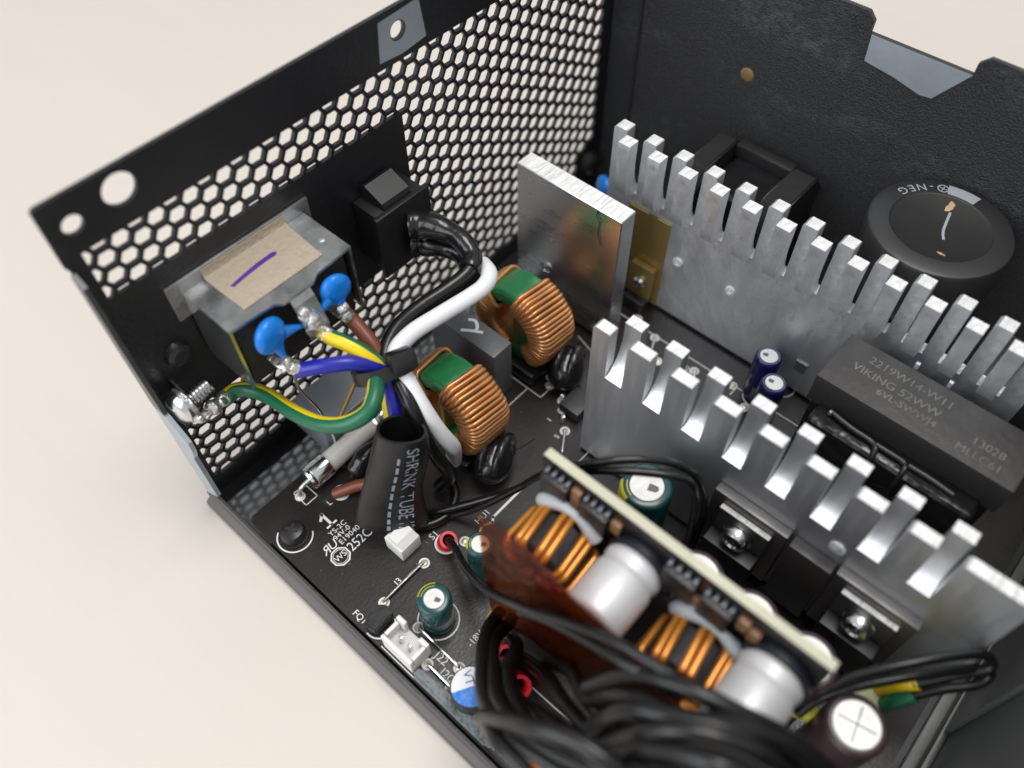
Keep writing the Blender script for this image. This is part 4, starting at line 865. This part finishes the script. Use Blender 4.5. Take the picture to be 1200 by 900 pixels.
# ================================================================== output cables
G = 'black output cables'
CABLES = [
 ('black cable rising from the yellow sleeve, outermost to the left', [(20.3, -70.0, 14.0), (15.3, -71.3, 18.0), (8.8, -76.1, 24.0), (4.1, -82.7, 30.0), (1.3, -90.3, 36.0), (2.1, -99.4, 40.0), (4.2, -109.5, 42.0)]),
 ('black cable second from the left in the upright bundle by the can capacitor', [(21.3, -72.1, 11.0), (14.7, -74.0, 20.0), (8.5, -79.2, 27.0), (4.0, -85.8, 33.0), (2.9, -94.0, 38.0), (4.9, -103.1, 42.0), (9.2, -114.0, 44.0)]),
 ('black cable third from the left in the upright bundle by the can capacitor', [(19.1, -73.7, 10.0), (15.2, -78.0, 20.0), (9.9, -81.8, 27.0), (5.6, -87.2, 32.0), (4.3, -95.3, 37.0), (6.1, -105.2, 42.0), (10.9, -117.9, 46.0)]),
 ('black cable leaving the upper red sleeve', [(15.2, -76.0, 9.0), (11.9, -79.0, 18.0), (8.7, -84.5, 24.0), (6.9, -93.2, 34.0), (7.1, -101.6, 40.0), (9.4, -111.1, 44.0), (13.0, -121.7, 46.0)]),
 ('black cable passing just right of the red sleeves', [(17.7, -78.4, 9.0), (14.7, -86.0, 24.0), (11.5, -92.8, 32.0), (9.3, -100.0, 38.0), (8.8, -109.0, 42.0), (10.7, -117.1, 44.0)]),
 ('black cable below the lower edge of the brown film', [(18.5, -82.8, 12.0), (16.5, -88.7, 28.0), (13.2, -95.4, 36.0), (10.5, -101.7, 42.0), (8.3, -109.0, 44.0)]),
 ('black cable bent sharply across the bottom of the bundle with a grey sheen', [(0.4, -85.8, 38.0), (0.7, -89.5, 46.0), (1.8, -93.9, 51.0), (3.5, -98.9, 53.0), (5.2, -104.5, 53.0), (6.5, -110.8, 49.0)]),
 ('black cable lowest at the near lip of the case', [(0.0, -86.6, 40.0), (-1.1, -91.0, 44.0), (-2.3, -96.4, 46.0), (-2.8, -101.7, 46.0)]),
 ('black cable topmost in the right-hand bundle, nearest the coil', [(13.8, -94.9, 42.0), (15.7, -98.8, 50.0), (18.1, -105.5, 54.0), (20.3, -113.0, 55.0), (24.2, -120.9, 50.0), (25.1, -129.9, 44.0)]),
 ('black cable second from the top in the right-hand bundle', [(13.0, -95.4, 38.0), (13.5, -101.0, 49.0), (15.5, -107.5, 54.0), (18.8, -114.2, 55.5), (23.0, -121.4, 51.0), (24.0, -128.5, 45.0)]),
 ('black cable third from the top in the right-hand bundle', [(9.2, -98.9, 42.0), (11.2, -102.7, 53.0), (14.3, -108.9, 57.0), (17.6, -115.2, 57.5), (21.4, -122.0, 51.0), (22.3, -128.1, 45.0)]),
 ('black cable fourth from the top in the right-hand bundle', [(7.7, -101.3, 45.0), (10.3, -106.0, 56.0), (13.3, -112.0, 59.5), (16.6, -118.2, 57.5), (19.2, -124.4, 51.0)]),
 ('black cable fifth from the top in the right-hand bundle', [(6.2, -103.2, 47.0), (8.6, -108.3, 57.0), (11.0, -114.8, 60.0), (14.6, -121.2, 57.0)]),
 ('black cable lowest in the right-hand bundle', [(4.6, -105.4, 49.0), (6.8, -110.4, 57.0), (9.2, -116.8, 60.0), (12.6, -123.6, 57.0)]),
 ('black cable under the right-hand bundle', [(14.0, -95.0, 30.0), (14.0, -100.3, 43.0), (15.0, -107.4, 49.0), (17.4, -114.8, 51.0), (20.4, -122.5, 48.0)]),
 ('black cable hidden lowest behind the right-hand bundle', [(10.5, -98.0, 34.0), (12.2, -103.0, 46.0), (14.0, -109.5, 52.0), (16.6, -117.0, 53.0), (19.4, -125.5, 48.0)]),
]
for lab, pts in CABLES: wire('output_cable', lab, [(x + random.uniform(-.7, .7), y + random.uniform(-.7, .7), z + random.uniform(-.8, .8)) for x, y, z in pts], 1.32, M_rubber, 'cable', G, seg=12, n=10)
wire('sense_wire', 'thin black wire from the red sleeve at S1 across the brown film', [(25.1, -50.6, 9.0), (24.6, -51.9, 12.4), (23.6, -54.8, 15.0), (19.8, -62.9, 22.0), (17.2, -70.9, 31.0), (16.2, -80.0, 41.0), (17.0, -88.0, 47.5), (17.8, -96.0, 52.5), (18.6, -104.2, 54.0), (19.6, -111.9, 54), (22, -120, 48)], 0.8, M_rubber)
wire('sense_wire', 'thin black wire below the other one on the brown film', [(17.2, -78.0, 34.0), (16.8, -84.0, 42.0), (16.6, -91.0, 47.5), (16.4, -98.0, 51.5), (17.8, -106.0, 51.0)], 0.8, M_rubber)
wire('sensor_wire', 'upper of two thin black wires arching over the large green capacitor', [(26.9, -43.1, 9.4), (31.8, -48.7, 13.0), (38.6, -56.8, 20.0), (38.2, -65.6, 38.0), (41.0, -72.2, 45.0), (45.8, -77.5, 46.4), (51.0, -82.9, 44.4), (54.6, -86.9, 38.0), (57.0, -88.8, 25.0), (57.2, -89, 9)], 0.75, M_rubber)
wire('sensor_wire', 'lower of two thin black wires arching over the large green capacitor', [(30.0, -47.0, 9.0), (33.4, -52.1, 14.0), (38.8, -60, 26), (38.8, -65.2, 36.0), (41.6, -73.4, 43.4), (46.3, -80.2, 44.6), (50.0, -85.4, 43.6), (52.2, -87.6, 38.0), (54.6, -88.4, 22.0), (54.8, -88.6, 9)], 0.75, M_rubber)
wire('black_lead', 'black wire lying on the board behind the printed sleeve', [(36.0, -41.0, 9.6), (34.0, -44.6, 9.4), (29.0, -46.5, 9.4), (24.0, -44.4, 9.6), (20.0, -40.0, 9.8)], 0.95, M_rubber)
# coloured sleeves at the board
def collar(label, c, d, r, h, m):
    bm = new(); lathe(bm, [(r * .62, 0), (r, 0), (r, h * .8), (r * .9, h), (r * .62, h), (r * .55, h * .5)], c, d, 20); return obj('insulating_sleeve', bm, m, None, label=label, cat='sleeve')
collar('red insulating sleeve on the pad marked S1', (25.1, -50.4, PT + .2), (-.1, -.35, 1), 2.0, 4.6, M_red)
collar('yellow insulating sleeve at the foot of the cable bundle', (20.8, -69.6, PT + 2.5), (-.6, -.3, .8), 2.0, 5.4, M_yellow)
collar('upper red insulating sleeve among the cables', (17.4, -75.0, PT + .2), (-.45, -.3, .9), 2.3, 5.0, M_red)
collar('lower red insulating sleeve among the cables', (13.6, -79.2, PT + .2), (-.2, -.5, .9), 2.4, 6.2, M_red)
bm = new(); lathe(bm, [(0, 0), (1.9, 0), (2.2, .5), (2.2, 2.6), (1.6, 3.2), (0, 3.3)], (5.6, -91.4, PT + .1), (0, 0, 1), 20); obj('orange_component', bm, M_orange, None, label='small orange component on the board under the cables', cat='component')

# right-hand loop with yellow and green leads
wire('fan_lead', 'upper black lead looping from the board to the end wall', [(39.2, -121.2, 27.0), (41.6, -122.0, 31), (45.2, -124.4, 33.5), (51.3, -129.6, 36.0), (57.4, -134.6, 36.0), (60.8, -138.0, 34.5), (60.4, -139.6, 32.4), (56.5, -136.0, 30.0), (52.6, -132.4, 27.4)], 0.85, M_rubber)
wire('fan_lead', 'lower black lead looping from the board to the end wall', [(37.4, -121.0, 24.0), (40.0, -122.0, 28), (43.5, -124.6, 31.0), (50.3, -130.4, 33.0), (58.0, -136.8, 32.0), (61.4, -140.4, 30.0), (59.4, -140.2, 28.0), (55.4, -136.4, 26.6), (52.0, -133.4, 25.0)], 0.85, M_rubber)
wire('fan_lead', 'yellow lead entering the pale green connector', [(53.4, -133.0, 27.6), (52.6, -131.6, 26.2), (52.2, -130.6, 24.0), (51.7, -129.6, 20.0)], 1.3, M_yellow)
wire('fan_lead', 'green lead beside the yellow one at the pale green connector', [(52.4, -133.8, 25.2), (51.6, -133.0, 24), (50.6, -132.1, 22.0), (49.6, -131.0, 18.5)], 1.3, M_wiregreen)
t = thing('small_connector', 'pale green block connector beside the crossed white capacitor top', 'connector', (48.5, -127.5, PT))
bm = new(); box(bm, 45.6, 51.6, -131.2, -125.4, PT, 20.4, .5); obj('housing', bm, M_paleconn, t)
bm = new(); prism(bm, [(36.6, -119.0), (38.0, -118.6), (41.0, -121.6), (40.2, -123.6), (38.0, -123.0)], 22.0, 23.6, TOP); obj('tape_flap', bm, M_tealyel, None, smooth=0, label='olive green tape flap behind the crossed white capacitor', cat='tape')

# ================================================================== dust on the board
random.seed(21); bm = new()
for k in range(110):
    x, y = random.uniform(3, 100), random.uniform(-135, -17); q = random.uniform(.04, .10); a = random.uniform(0, 3.14); L_ = q * random.choice((1, 1, 1, 2.5, 5)); z = PT + .06
    d = V((math.cos(a), math.sin(a), 0)); n_ = V((-d.y, d.x, 0)); c = V((x, y, z))
    vs = [bm.verts.new(c + d * L_ + n_ * q), bm.verts.new(c - d * L_ + n_ * q), bm.verts.new(c - d * L_ - n_ * q), bm.verts.new(c + d * L_ - n_ * q), bm.verts.new(c + V((0, 0, q)))]
    for i in range(4): bm.faces.new((vs[i], vs[(i + 1) % 4], vs[4]))
obj('dust_specks', bm, mat('dust', (0.20, 0.19, 0.18), .9), pcb, smooth=0, kind='stuff')
